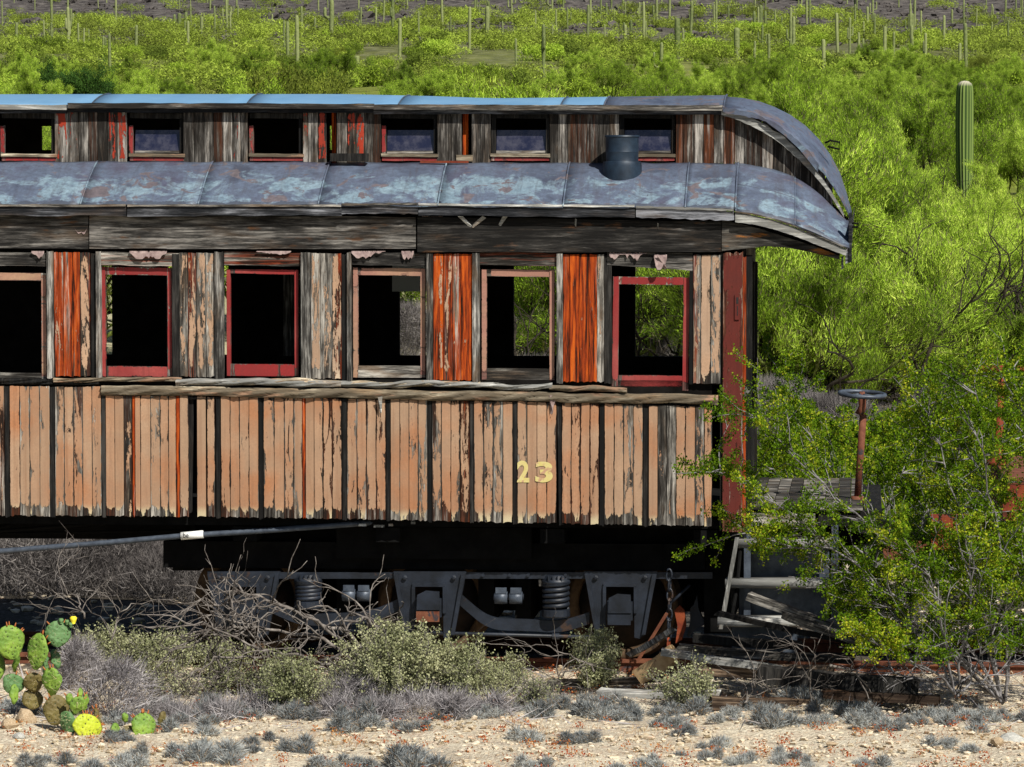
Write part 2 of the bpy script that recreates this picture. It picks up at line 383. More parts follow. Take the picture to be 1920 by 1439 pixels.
# ================================================================== the ground
rnd = random.Random(7); rs = np.random.RandomState(11)
def ground_sheet():
    ys = np.concatenate([np.arange(8, 24, 2.), np.arange(24, 46, .16), np.arange(46, 120, 1.5), np.arange(120, 400, 8), np.arange(400, 1700, 25)])
    nx = 150
    V = []
    for y in ys:
        w = 7 + .42 * y
        xs = np.linspace(-w, w, nx); z = H(xs, np.full(nx, y))
        V.append(np.stack([xs, np.full(nx, y), z], 1))
    V = np.concatenate(V)
    near = (V[:, 1] < 46)
    V[near, 2] += rs.normal(0, .008, near.sum())
    ny = len(ys)
    Fc = [(j * nx + i, j * nx + i + 1, (j + 1) * nx + i + 1, (j + 1) * nx + i) for j in range(ny - 1) for i in range(nx - 1)]
    t = NT('desert ground'); co = t.obj; y = t.sep(co)[1]
    n = t.noise(co, 2.2, 8, .7); f = t.noise(co, 26, 7, .75); g = t.noise(co, 9, 6, .7)
    sand = t.ramp(t.math('ADD', t.math('MULTIPLY', f, .7), t.math('MULTIPLY', n, .3)), [(.36, (.10, .065, .04)), (.44, (.36, .27, .17)), (.53, (.60, .52, .38)), (.68, (.80, .74, .58))])
    sand = t.mix(t.mr(g, .52, .66, 0, .7), sand, (.36, .17, .085))
    sand = t.mix(t.mr(t.noise(co, 3.3, 8, .75), .54, .64, 0, .6), sand, (.13, .09, .06))
    sand = t.mix(t.mr(t.noise(co, 5, 7, .7), .60, .68, 0, .5), sand, (.20, .20, .12))
    v = t.vor(co, 38)
    sand = t.mix(t.mr(v[0], .05, .3, .0, .35), sand, (.75, .70, .58))
    far = t.ramp(t.noise(co, .6, 9, .75), [(.32, (.016, .014, .014)), (.48, (.06, .053, .05)), (.58, (.15, .135, .12)), (.70, (.27, .25, .22))])
    mid = t.ramp(t.noise(co, .35, 8, .7), [(.35, (.09, .11, .02)), (.55, (.19, .22, .04)), (.7, (.30, .29, .12))])
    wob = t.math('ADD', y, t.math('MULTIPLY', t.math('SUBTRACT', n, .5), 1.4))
    shade_band = t.math('MULTIPLY', t.mr(wob, 30.2, 30.9), t.mr(wob, 37.0, 38.4, 1, 0))
    shade_col = t.ramp(f, [(.35, (.012, .011, .010)), (.55, (.045, .040, .036)), (.7, (.16, .13, .10))])
    sand = t.mix(t.math('MULTIPLY', shade_band, .92), sand, shade_col)  # dark band puts the coach's shade into the ground colour
    c = t.mix(t.mr(y, 50, 110), sand, mid); c = t.mix(t.mr(y, 300, 520), c, far)
    h = t.math('ADD', f, t.math('MULTIPLY', t.math('SUBTRACT', 1.0, v[0]), .6))
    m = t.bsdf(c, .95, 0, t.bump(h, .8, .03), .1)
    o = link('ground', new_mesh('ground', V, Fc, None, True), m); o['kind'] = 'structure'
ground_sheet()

# ================================================================== the carriage
CAR = empty('railway_carriage', O, -YAW)
tag(CAR, 'derelict wooden railway coach with peeling tan siding, empty windows and a curved blue-grey roof', 'railway carriage')
LEFT = -430        # photo column (outside the frame) where the modelled body stops
HW = 2.8           # body width

def board(name, parent, xl, xr, zb, zt, yf, th, mat, jag=.006, jagt=.002, peel=.2, bare=.4, hue=0.0, n=4):
    """one plank: xl/xr may be (bottom, top) pairs"""
    xl = xl if hasattr(xl, '__len__') else (xl, xl); xr = xr if hasattr(xr, '__len__') else (xr, xr)
    zb = zb if hasattr(zb, '__len__') else (zb, zb); zt = zt if hasattr(zt, '__len__') else (zt, zt)
    P = []; UV = []
    for i in range(n + 1):
        f = i / n; P.append((xl[0] + (xr[0] - xl[0]) * f, zb[0] + (zb[1] - zb[0]) * f + rnd.uniform(-jag, jag) * 1.0)); UV.append((f, 0))
    for i in range(n + 1):
        f = 1 - i / n; P.append((xl[1] + (xr[1] - xl[1]) * f, zt[0] + (zt[1] - zt[0]) * f + rnd.uniform(-jagt, jagt))); UV.append((f, 1))
    mb = MB(); dy = rnd.uniform(-.0025, .0025)
    mb.prism(P, yf + dy, yf + th + dy, UV)
    o = mb.build(name, mat, parent)
    o['peel'] = float(peel); o['bare'] = float(bare); o['hue'] = float(hue)
    return o
def hboard(name, parent, x0, x1, y0t, y0b, y1t, y1b, Yf, th, mat, n=10, wob=.003, peel=.3, bare=.4, hue=0.0, cut=True):
    """a lying board given by photo columns x0,x1 and top/bottom rows at each end"""
    T = []; B = []
    for i in range(n + 1):
        f = i / n; x = x0 + (x1 - x0) * f
        a = px(x, y0t + (y1t - y0t) * f, Yf); b = px(x, y0b + (y1b - y0b) * f, Yf)
        T.append((a[0], a[1] + rnd.uniform(-wob, wob))); B.append((b[0], b[1] + rnd.uniform(-wob, wob)))
    P = B + T[::-1]; UV = [(0, i / n) for i in range(n + 1)] + [(1, 1 - i / n) for i in range(n + 1)]
    mb = MB(); mb.prism(P, Yf, Yf + th, UV); o = mb.build(name, mat, parent)
    o['peel'] = float(peel); o['bare'] = float(bare); o['hue'] = float(hue)
    return o

def lin(x, pts):
    return float(np.interp(x, [p[0] for p in pts], [p[1] for p in pts]))
SB = [(LEFT, 963), (0, 967), (400, 969), (640, 973), (960, 980), (1340, 987)]          # siding bottom row
ST = [(LEFT, 723), (0, 724), (189, 726), (191, 742), (400, 744), (1000, 754), (1340, 764)]   # siding top row

# ---- lower siding: dark battens with narrow planks between them
battens = [(12, 10), (97, 10), (193, 9), (408, 10), (488, 9), (645, 10), (727, 9), (805, 9), (884, 8), (965, 9), (1048, 10), (1128, 10), (1210, 10)]
battens = [(x, 10) for x in range(12 - 81 * 5, 0, 81)] + battens
extra_splits = {250: 'orange', 332: 'orange', 570: 'orange'}
edges = [(b - w / 2, b + w / 2) for b, w in battens]
def put_plank(a, b, special=None):
    c = (a + b) / 2
    zb, zt = PZ(c, lin(c, SB)), PZ(c, lin(c, ST))
    xl, xr = PX(a + .6), PX(b - .6)
    r = rnd.random()
    peel = .25 + .13 * rnd.random() + (.11 if r > .68 else 0)
    bare = rnd.uniform(.42, .66)
    hue = rnd.uniform(-.25, .25)
    for (m0, m1, pp, bb) in ((925, 935, .52, .58), (900, 935, .40, .55), (60, 95, .31, .75), (185, 205, .50, .5), (235, 245, .44, .5), (280, 320, .33, .7), (785, 804, .40, .55), (650, 660, .44, .45), (865, 884, .40, .4), (1240, 1270, .56, .85), (600, 640, .36, .45), (810, 826, .40, .5), (1085, 1110, .36, .7), (655, 720, .33, .45), (1055, 1125, .33, .45)):
        if m0 <= c <= m1: peel, bare = pp + .05, bb
    if c > 1285: hue = .3
    if special == 'orange':
        o = board('siding_plank', CAR, xl, xr, zb, zt, .004, .018, M['pier'], .01, .003, .93, .38, 0); return
    o = board('siding_plank', CAR, xl, xr, zb, zt + rnd.uniform(-.004, .004), .002, .02, M['siding'], .007, .003, peel, bare, hue)
xs_all = [LEFT] + [q for e in edges for q in e] + [1336]
# spans between battens
spans = [(edges[i][1], edges[i + 1][0]) for i in range(len(edges) - 1)] + [(edges[-1][1], 1334)]
for a, b in spans:
    if a > 1210:
        cuts = [1216, 1233, 1250, 1267, 1285, 1303, 1320, 1335]
    elif abs(a - 197.5) < 2:
        cuts = [197, 214, 231, 247, 252, 262, 281, 299, 315, 329, 336, 352]
    else:
        k = max(1, round((b - a) / 17.6)); cuts = [a + (b - a) * i / k for i in range(k + 1)]
        if 488 < a < 500: cuts = [493, 513, 532, 550, 566, 572, 588, 605, 622, 640]
    for p, q in zip(cuts[:-1], cuts[1:]):
        put_plank(p, q, 'orange' if q - p < 8 else None)
for p, q in ((368, 385), (387, 402)): put_plank(p, q)          # beside the missing plank
board('siding_plank', CAR, (PX(349), PX(352)), (PX(357), PX(361)), PZ(355, 962), PZ(355, 748), .03, .02, M['blackv'], .03, .01, .9, .9)
for x, w in battens:
    sl = 4 if x == 1048 else 0
    board('batten', CAR, (PX(x - w / 2 + sl + 1), PX(x - w / 2 + 1)), (PX(x + w / 2 + sl - 1), PX(x + w / 2 - 1)), PZ(x, lin(x, SB) + 3), PZ(x, lin(x, ST) + 1),
          .006, .014, M['blackv'], .006, .002)

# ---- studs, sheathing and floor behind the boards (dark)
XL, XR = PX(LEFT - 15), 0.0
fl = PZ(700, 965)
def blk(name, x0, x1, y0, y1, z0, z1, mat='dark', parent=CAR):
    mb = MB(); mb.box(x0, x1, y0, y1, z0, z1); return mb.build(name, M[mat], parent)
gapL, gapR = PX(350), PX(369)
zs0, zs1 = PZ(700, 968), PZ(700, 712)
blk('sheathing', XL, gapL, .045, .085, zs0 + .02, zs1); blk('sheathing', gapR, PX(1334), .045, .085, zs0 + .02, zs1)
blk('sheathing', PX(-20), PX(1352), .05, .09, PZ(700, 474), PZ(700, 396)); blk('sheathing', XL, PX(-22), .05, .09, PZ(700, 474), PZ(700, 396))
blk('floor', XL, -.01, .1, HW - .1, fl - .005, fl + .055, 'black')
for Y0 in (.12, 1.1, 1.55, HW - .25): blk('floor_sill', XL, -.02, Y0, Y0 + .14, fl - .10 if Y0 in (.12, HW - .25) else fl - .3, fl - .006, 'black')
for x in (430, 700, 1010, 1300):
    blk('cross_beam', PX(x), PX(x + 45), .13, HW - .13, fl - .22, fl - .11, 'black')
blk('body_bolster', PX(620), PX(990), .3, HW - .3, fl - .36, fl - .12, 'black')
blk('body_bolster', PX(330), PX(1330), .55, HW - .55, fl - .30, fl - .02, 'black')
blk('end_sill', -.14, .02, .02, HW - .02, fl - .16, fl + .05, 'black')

# ---- upper wall: piers between the windows
def pier(items):
    for a, b, kind, peel, bare in items:
        yt, yb = 474 + (a - 700) * .004, 706 + max(0, (a - 300)) * .013
        if kind == 'g':
            board('jamb_post', CAR, PX(a + .5), PX(b - .5), PZ(a, yb + 4), PZ(a, yt), -.010, .06, M['greyv'], .006, .003, .9, .9)
        elif kind == 'd':
            board('jamb_post', CAR, PX(a + .5), PX(b - .5), PZ(a, yb + 2), PZ(a, yt + 4), .012, .04, M['blackv'], .006, .003)
        else:
            board('pier_plank', CAR, PX(a + .5), PX(b - .5), PZ(a, yb), PZ(a, yt + 2), .004, .02, M['pier'], .006, .003, peel, bare)
P_ = [
 [(88, 101, 'g', 0, 0), (101, 119, 'p', 0.56, .42), (119, 137, 'p', 0.62, .40), (137, 150, 'p', 0.62, .38), (150, 169, 'p', 0.49, .55), (170, 180, 'd', 0, 0), (180, 190, 'g', 0, 0)],
 [(322, 336, 'd', 0, 0), (336, 352, 'p', 0.49, .66), (352, 368, 'p', 0.49, .50), (368, 386, 'p', 0.45, .70), (386, 402, 'p', 0.52, .60), (402, 419, 'g', 0, 0)],
 [(564, 583, 'g', 0, 0), (583, 601, 'p', 0.49, .72), (601, 622, 'p', 0.52, .74), (622, 640, 'p', 0.45, .50), (640, 650, 'd', 0, 0), (650, 659, 'g', 0, 0)],
 [(799, 812, 'g', 0, 0), (812, 831, 'p', 0.56, .34), (831, 848, 'p', 0.56, .46), (848, 864, 'p', 0.56, .42), (864, 885, 'p', 0.62, .34), (885, 899, 'g', 0, 0)],
 [(1043, 1055, 'g', 0, 0), (1055, 1067, 'p', 0.62, .40), (1067, 1085, 'p', 0.62, .34), (1085, 1103, 'p', 0.62, .36), (1103, 1119, 'p', 0.62, .38), (1119, 1132, 'p', 0.56, .70), (1132, 1146, 'd', 0, 0)],
 [(1291, 1299, 'd', 0, 0), (1299, 1313, 'p', 0.52, .50), (1313, 1332, 'p', 0.40, .6), (1332, 1351, 'p', 0.45, .78)],
 [(-150, -138, 'g', 0, 0), (-138, -120, 'p', 0.62, .42), (-120, -102, 'p', 0.52, .5), (-102, -84, 'p', 0.56, .5), (-84, -68, 'p', 0.45, .7), (-68, -55, 'g', 0, 0)],
 [(-388, -376, 'g', 0, 0), (-376, -358, 'p', 0.49, .52), (-358, -340, 'p', 0.56, .5), (-340, -322, 'p', 0.62, .6), (-322, -306, 'p', 0.52, .4), (-306, -293, 'g', 0, 0)],
]
for it in P_:
    pier(it)
    a, b = it[0][0], it[-1][1]
    blk('stud', PX(a + 2), PX(b - 2), .055, .10, PZ(700, 720), PZ(700, 474))

# ---- window sashes
def sash(xl, xr, yt, yb, rail, stile, brail, mat, mb_, peel, bare, lean=0, lower=None, drop=0):
    w = empty('window_sash', (0, 0, 0)); w.parent = CAR
    Yf = .045
    def b(name, x0, x1, y0t, y0b, y1t, y1b, m, pl=peel):
        hboard(name, w, x0, x1, y0t, y0b, y1t, y1b, Yf, .035, m, 4, .0015, pl, bare)
    s = M[mat]
    zt, zb = yt, yb
    board('stile', w, (PX(xl, Yf), PX(xl + lean, Yf)), (PX(xl + stile, Yf), PX(xl + stile + lean, Yf)), PZ(xl, yb, Yf), PZ(xl, yt, Yf), Yf - .003, .04, s, .002, .002, peel, bare)
    board('stile', w, (PX(xr - stile, Yf), PX(xr - stile + lean, Yf)), (PX(xr, Yf), PX(xr + lean, Yf)), PZ(xr, yb + drop, Yf), PZ(xr, yt + 2, Yf), Yf - .003, .04, s, .002, .002, peel, bare)
    b('top_rail', xl + stile * .8 + lean, xr - stile * .8 + lean, yt, yt + rail, yt + 1.5, yt + rail + 2, s)
    b('bottom_rail', xl + stile * .8, xr - stile * .8, yb - brail, yb, yb - brail + 1, yb + 1, M[mb_], peel)
    return w
sash(-52, 87, 511, 716, 14, 9, 17, 'pinkish', 'greyh', .42, .5)
sash(190, 322, 501, 706, 14, 8, 19, 'red', 'red', .40, .5)
sash(425, 559, 505, 705, 8, 7, 22, 'red', 'red', .36, .5)
sash(662, 797, 502, 708, 14, 9, 22, 'pinkish', 'greyh', .36, .5)
sash(903, 1039, 505, 713, 13, 9, 22, 'pinkish', 'greyh', .34, .5)
sash(1147, 1290, 519, 725, 14, 11, 21, 'red', 'red', .38, .5, 2, None, 8)
sash(-290, -154, 506, 706, 12, 9, 20, 'red', 'greyh', .34, .5)
# boards over the windows
for x0, x1, pl in ((-290, -152, .7), (-52, 88, .78), (186, 338, .8), (420, 566, .86), (655, 801, .78), (899, 1044, .86), (1138, 1298, .70)):
    hboard('window_header', CAR, x0, x1, 472, 497, 475, 500 + (8 if x0 > 1100 else 0), .012, .03, M['pierh'] if x0 in (186, 420, 899) else M['board'], 8, .003, .70, .52)
# curled paint hanging from headers
def flake(pts, name='paint_flake', m='flakep', parent=CAR):
    """ragged curled sheet hanging from its upper edge: (x0, y0, x1, y1, curl)"""
    for x0, y0, x1, y1, d in pts:
        n = max(6, int((x1 - x0) / 3)); w = 0.6; cols = []
        for i in range(n + 1):
            f = i / n; w = min(1, max(.15, w + rnd.uniform(-.28, .28))); env = min(1, 4 * f + .25, 4 * (1 - f) + .25)
            c = []
            for j in range(4):
                y = y0 + (y1 - y0) * (j / 3) * w * env
                X, Z = px(x0 + (x1 - x0) * f, y, -.01); c.append((X, -.004 - d * (j / 3) ** 2 * w + rnd.uniform(-.002, .002), Z))
            cols.append(c)
        mb = MB(); mb.shell(cols, .0015); mb.build(name, M[m], parent, True)
def sliver(P, Y=-.05, m='oldh', name='hanging_splinter'):
    mb = MB(); Q_ = [px(x, y, Y) for x, y in P]; n = len(Q_)
    V = [(X, Y + .012 * k, Z) for k, (X, Z) in enumerate(Q_)]; V = V + [(a, b_ + .004, c) for a, b_, c in V]
    mb.add(V, [tuple(range(n)), tuple(range(2 * n - 1, n - 1, -1))] + [(i, i + n, (i + 1) % n + n, (i + 1) % n) for i in range(n)]); mb.build(name, M[m], CAR)
flake([(242, 471, 312, 486, .012), (658, 471, 722, 486, .015), (752, 471, 775, 492, .01), (1142, 474, 1212, 500, .02), (1226, 477, 1250, 506, .025), (58, 471, 82, 490, .02), (480, 471, 545, 478, .01), (140, 428, 162, 444, .02), (1030, 738, 1042, 774, .03), (715, 742, 724, 760, .02), (985, 425, 1020, 436, .006), (790, 405, 830, 414, .006)])
for P in ([(858, 406), (867, 406), (884, 424), (880, 428)], [(904, 405), (911, 409), (886, 428), (882, 424)], [(942, 406), (952, 405), (938, 424), (932, 424)], [(1078, 410), (1081, 412), (1079, 426), (1076, 424)], [(1232, 418), (1235, 420), (1233, 430), (1231, 428)], [(1396, 724), (1408, 730), (1400, 742), (1394, 746)], [(708, 745), (716, 744), (714, 775), (711, 776)]):
    sliver(P)
for P in ([(1030, 742), (1038, 742), (1036, 775), (1031, 780)], [(1230, 478), (1238, 480), (1250, 504), (1244, 505)]): sliver(P, -.03, 'flakep')

# ---- belt rail: cracked bleached timber under the sills
def wavy_rail(name, x0, x1, ya, yb_, Yf, th, mat, amp, seed, slope):
    r = np.random.RandomState(seed); n = int((x1 - x0) / 9); nj = 7
    ph = r.uniform(0, 6.28, 8); G = []
    for i in range(n + 1):
        x = x0 + (x1 - x0) * i / n; row = []
        for j in range(nj + 1):
            f = j / nj
            y = ya + (yb_ - ya) * f + slope * (x - x0)
            y += amp * (math.sin(x * .021 + ph[0]) * 1.0 + math.sin(x * .05 + ph[1]) * .6 + math.sin(x * .11 + ph[2] + f * 2) * .35) * (1 if j in (0, nj) else .7)
            X, Z = px(x, y, Yf)
            bulge = th * (.55 + .45 * math.sin(math.pi * f)) + .006 * math.sin(x * .09 + f * 9 + ph[3]) + .005 * math.sin(x * .23 + f * 14 + ph[4]) + r.uniform(-.003, .003)
            row.append((X, Yf - bulge, Z))
        G.append(row)
    mb = MB(); ni = len(G); V = [p for row in G for p in row]; q = lambda i, j: i * (nj + 1) + j
    uv = [(j / nj, i / n) for i in range(ni) for j in range(nj + 1)]
    m = len(V); V = V + [(p[0], Yf + .02, p[2]) for p in V]; uv = uv + uv
    Fc = []
    for i in range(ni - 1):
        for j in range(nj): Fc.append((q(i, j), q(i, j + 1), q(i + 1, j + 1), q(i + 1, j)))
        Fc.append((q(i, 0), q(i + 1, 0), m + q(i + 1, 0), m + q(i, 0))); Fc.append((q(i, nj), m + q(i, nj), m + q(i + 1, nj), q(i + 1, nj)))
    for i in (0, ni - 1):
        Fc.append(tuple(q(i, j) for j in range(nj + 1)) + tuple(m + q(i, j) for j in range(nj, -1, -1)))
    mb.add(V, Fc, uv); return mb.build(name, mat, CAR, True)
wavy_rail('belt_rail', 190, 1346, 722, 740, .0, .028, M['paleh'], 1.0, 3, .0165)
wavy_rail('sill_strip', 330, 640, 710, 722, .004, .04, M['oldh'], 1.6, 5, .010)
wavy_rail('sill_strip', 420, 900, 710, 720, .006, .032, M['paleh'], 2.2, 6, .016)
wavy_rail('sill_strip', 640, 1035, 714, 724, .004, .036, M['oldh'], 2.4, 9, .014)
wavy_rail('sill_strip', 1030, 1175, 724, 734, .004, .036, M['paleh'], 2.2, 12, .02)
wavy_rail('sill_strip', LEFT, 186, 708, 719, .008, .012, M['blackv'], .6, 8, .004)
wavy_rail('sill_strip', 100, 340, 708, 716, .004, .022, M['paleh'], 1.2, 15, .004)
wavy_rail('belt_rail', 192, 1340, 741, 746, .012, .004, M['blackv'], .3, 21, .0165)

# ---- letterboards and eave fascia
for i, (x0, x1, a, b, c, d) in enumerate(((LEFT, 165, 402, 464, 403, 467), (167, 779, 404, 467, 407, 467), (782, 1352, 407, 473, 416, 473))):
    hboard('letterboard', CAR, x0, x1, a, b, c, d, -.012 - .008 * (i == 2), .04, M['board'], 14, .003)
for (x0, x1, a, b, c, d) in ((LEFT, 236, 386, 403, 388, 405), (238, 640, 388, 406, 388, 404), (640, 783, 386, 402, 384, 401), (784, 1190, 386, 404, 389, 408), (1192, 1376, 390, 408, 396, 414)):
    hboard('eave_fascia', CAR, x0, x1, a, b, c, d, -.075, .06, M['fascia'], 16, .006)
    hboard('drip_edge', CAR, x0, x1 - 1, a - 4, a, c - 4, c, -.088, .03, M['oldh' if x0 > 700 else 'greyh'], 16, .003)
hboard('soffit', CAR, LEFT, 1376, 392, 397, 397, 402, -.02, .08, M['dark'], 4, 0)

# ---- lower deck roof, sheet by sheet
YC = .62                                      # clerestory wall set-back
EB = [(LEFT, 384), (640, 384), (1376, 391)]   # eave row at Y=-0.085
TB = [(LEFT, 303), (700, 304), (1385, 306)]   # row where roof meets clerestory
def roof_pt(x, f):
    a = px(x, lin(x, TB), YC); b = px(x, lin(x, EB), -.085)
    X = a[0] + (b[0] - a[0]) * f * .0 + 0
    zt, zb = a[1], b[1]
    Y = YC - (YC + .085) * f
    return (b[0], Y, zb + (zt - zb) * (1 - f ** 1.3))
seams = [LEFT, -300, -75, 150, 371, 596, 820, 1055, 1284, 1378]
for a, b in zip(seams[:-1], seams[1:]):
    n = 10; G = []
    dz = rnd.uniform(-.004, .004)
    for i in range(n + 1):
        x = a + (b - a) * i / n
        row = []
        for j in range(11):
            p = roof_pt(x, j / 10); row.append((p[0], p[1], p[2] + dz + .004 * math.sin(x * .05 + j) + rnd.uniform(-.0015, .0015)))
        G.append(row)
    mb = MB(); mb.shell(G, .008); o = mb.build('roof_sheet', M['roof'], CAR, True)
    sm = MB(); sm.tube([(lambda p: (p[0], p[1] - .004, p[2] + .004))(roof_pt(b, j / 12)) for j in range(13)], .008, 5)
    sm.build('seam', M['roof'], o, True)
def mir(p): return (p[0], HW - p[1], p[2])
G = [[mir(roof_pt(x, j / 8)) for j in range(9)] for x in np.linspace(LEFT, 1378, 16)]
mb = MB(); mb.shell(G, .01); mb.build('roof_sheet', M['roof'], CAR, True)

# ---- clerestory side
CT = [(LEFT, 208), (800, 212), (1355, 214)]
def cpl(a, b, peel, bare, yf=YC - .012, top=None, bot=None, mat='attic', hue=0.0):
    yt = (lin(a, CT), lin(b, CT)) if top is None else top
    yb = (304, 304) if bot is None else bot
    zt = (PZ(a, yt[0], YC), PZ(b, yt[1], YC)); zb = (PZ(a, yb[0], YC) - .01, PZ(b, yb[1], YC) - .01)
    return board('clerestory_plank', CAR, PX(a + .5, YC), PX(b - .5, YC), zb, zt, yf, .02, M[mat], .003, .004, peel, bare, hue)
def cgroup(xs, sty):
    for (a, b), s in zip(zip(xs[:-1], xs[1:]), sty):
        cpl(a, b, *{'r': (.50, .72), 'R': (.46, .72), 'g': (.92, .78), 'w': (.92, .82), 'd': (.92, .50), 'o': (.90, .42), 'k': (.92, .56)}[s])
cgroup([105, 130, 150, 168, 185, 204, 222, 240], 'RrgdgRR')
cgroup([345, 366, 385, 402, 420, 437, 453, 466], 'wggdgrg')
cgroup([569, 579, 597, 613], 'rgR'); cgroup([632, 651, 668, 684, 700, 715], 'grRgd')
cgroup([820, 846, 866], 'gg'); cgroup([884, 901, 920], 'gg')
cgroup([1030, 1046, 1064, 1082, 1100, 1120, 1142, 1160], 'wgdddgg')
cgroup([1266, 1281, 1300, 1318, 1337, 1355], 'odkog')
cgroup([-125, -105, -85, -65, -45, -25, -5], 'gRgdrg'); cgroup([-360, -340, -318, -300, -280, -260, -240], 'gRgdrg')
cpl(620, 629, .9, .3, YC + .06, None, None, 'pier'); cpl(866, 877, .9, .26, YC + .05, None, None, 'pier')
hboard('cap_strip', CAR, 855, 886, 291, 303, 291, 303, YC - .02, .03, M['paleh'], 3, .001)
# clerestory windows: frame, sill, pane
def cwin(a, b, glass=True, redl=True):
    w = empty('clerestory_window', (0, 0, 0)); w.parent = CAR
    Y = YC + .02
    hboard('sill', w, a - 2, b + 2, 288, 294, 289, 295, YC - .025, .05, M['paleh'], 6, .0015)
    hboard('sill', w, a, b, 295, 302, 296, 302, YC - .012, .04, M['red'], 6, .0015, .4, .4)
    hboard('head', w, a, b, 212, 222, 213, 223, Y, .04, M['blackv'], 3, .001)
    board('stile', w, PX(a, Y), PX(a + 8, Y), PZ(a, 290, Y), PZ(a, 236 if redl else 222, Y), Y, .03, M['red' if redl else 'blackv'], .002, .004, .42, .5)
    board('stile', w, PX(b - 6, Y), PX(b, Y), PZ(a, 290, Y), PZ(a, 222, Y), Y, .03, M['blackv'], .002, .002, .42, .5)
    if glass:
        hboard('bottom_rail', w, a + 9, b - 7, 283, 288, 283, 288, Y + .005, .03, M['greyh'], 3, .0015)
        mb = MB(); X0, Z0 = px(a + 9, 283, Y); X1, Z1 = px(b - 7, 244, Y)
        mb.add([(X0, Y + .012, Z0), (X1, Y + .012, Z0), (X1, Y + .045, Z1), (X0, Y + .045, Z1), (X0, Y + .016, Z0), (X1, Y + .016, Z0), (X1, Y + .049, Z1), (X0, Y + .049, Z1)],
               [(0, 1, 2, 3), (7, 6, 5, 4), (0, 4, 5, 1), (1, 5, 6, 2), (2, 6, 7, 3), (3, 7, 4, 0)])
        mb.build('pane', M['glass'], w)
    return w
cwin(3, 104, False); cwin(243, 344); cwin(468, 567, False); cwin(716, 819); cwin(921, 1029, True, False); cwin(1161, 1264, True, False); cwin(-238, -128)
# far clerestory wall with a few openings, ceilings, far side wall
def strip_wall(name, x0, x1, Yw, y0, y1, holes, hy0, hy1, th=.05, mat='dark'):
    hs = sorted(holes); xs = x0; z0, z1 = PZ(700, y1, Yw), PZ(700, y0, Yw); h0, h1 = PZ(700, hy1, Yw), PZ(700, hy0, Yw)
    for a, b in hs:
        blk(name, PX(xs, Yw), PX(a, Yw), Yw, Yw + th, z0, z1, mat)
        blk(name, PX(a, Yw), PX(b, Yw), Yw, Yw + th, z0, h0, mat); blk(name, PX(a, Yw), PX(b, Yw), Yw, Yw + th, h1, z1, mat)
        xs = b
    blk(name, PX(xs, Yw), PX(x1, Yw), Yw, Yw + th, z0, z1, mat)
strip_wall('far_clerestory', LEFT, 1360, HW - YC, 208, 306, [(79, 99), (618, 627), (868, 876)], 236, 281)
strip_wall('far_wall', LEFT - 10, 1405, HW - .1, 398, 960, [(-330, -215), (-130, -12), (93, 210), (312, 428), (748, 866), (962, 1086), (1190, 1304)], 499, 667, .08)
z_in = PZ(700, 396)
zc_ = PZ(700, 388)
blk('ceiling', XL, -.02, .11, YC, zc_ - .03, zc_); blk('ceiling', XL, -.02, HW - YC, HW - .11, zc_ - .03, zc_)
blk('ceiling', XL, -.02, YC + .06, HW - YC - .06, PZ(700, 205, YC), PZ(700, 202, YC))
# shade hanging behind a far window, dim grey panel behind another
blk('window_blind', PX(735, 2.62), PX(840, 2.62), 2.62, 2.63, PZ(780, 547, 2.62), PZ(780, 495, 2.62), 'blind')
blk('interior_panel', PX(531, 2.2), PX(566, 2.2), 2.2, 2.23, PZ(540, 668, 2.2), PZ(540, 512, 2.2), 'greyv')

# ---- upper deck roof, eave and rails
ue = [(LEFT, 201), (125, 200), (640, 199), (1355, 203)]
ucr = [(LEFT, 178), (200, 177), (620, 177), (800, 181), (900, 185), (1000, 184), (1130, 182), (1355, 179)]
def deck_pt(x, f):           # f 0..1 across from near eave to far eave
    Yn = YC - .075; Y = Yn + (HW - 2 * Yn) * f; w = (2 * f - 1) ** 2
    e = px(x, lin(x, ue), Yn); c = px(x, lin(x, ucr), HW / 2)
    return (e[0], Y, e[1] + (c[1] - e[1]) * (1 - w))
useams = [LEFT, -120, 168, 460, 745, 1050, 1131, 1356]
for a, b in zip(useams[:-1], useams[1:]):
    G = [[deck_pt(x, j / 14) for j in range(15)] for x in np.linspace(a, b, 8)]
    mb = MB(); mb.shell(G, .012); o = mb.build('deck_sheet', M['hood' if a > 1100 else 'blue'], CAR, True)
    sm = MB(); sm.tube([(lambda p: (p[0], p[1], p[2] + .003))(deck_pt(b, j / 16)) for j in range(9)], .006, 5); sm.build('seam', M['hood' if a > 1000 else 'pipe'], o, True)
Yn = YC - .09
for (x0, x1, a, b) in ((LEFT, 124, 195, 204), (126, 700, 193, 203), (700, 1354, 196, 206)):
    hboard('deck_eave', CAR, x0, x1, a, b, a + 2, b + 2, Yn, .05, M['oldh' if x0 < 0 else 'greyh'], 20, .003)
    hboard('deck_fascia', CAR, x0, x1, b, b + 8, b + 2, b + 9, Yn + .035, .04, M['fascia'], 16, .002)

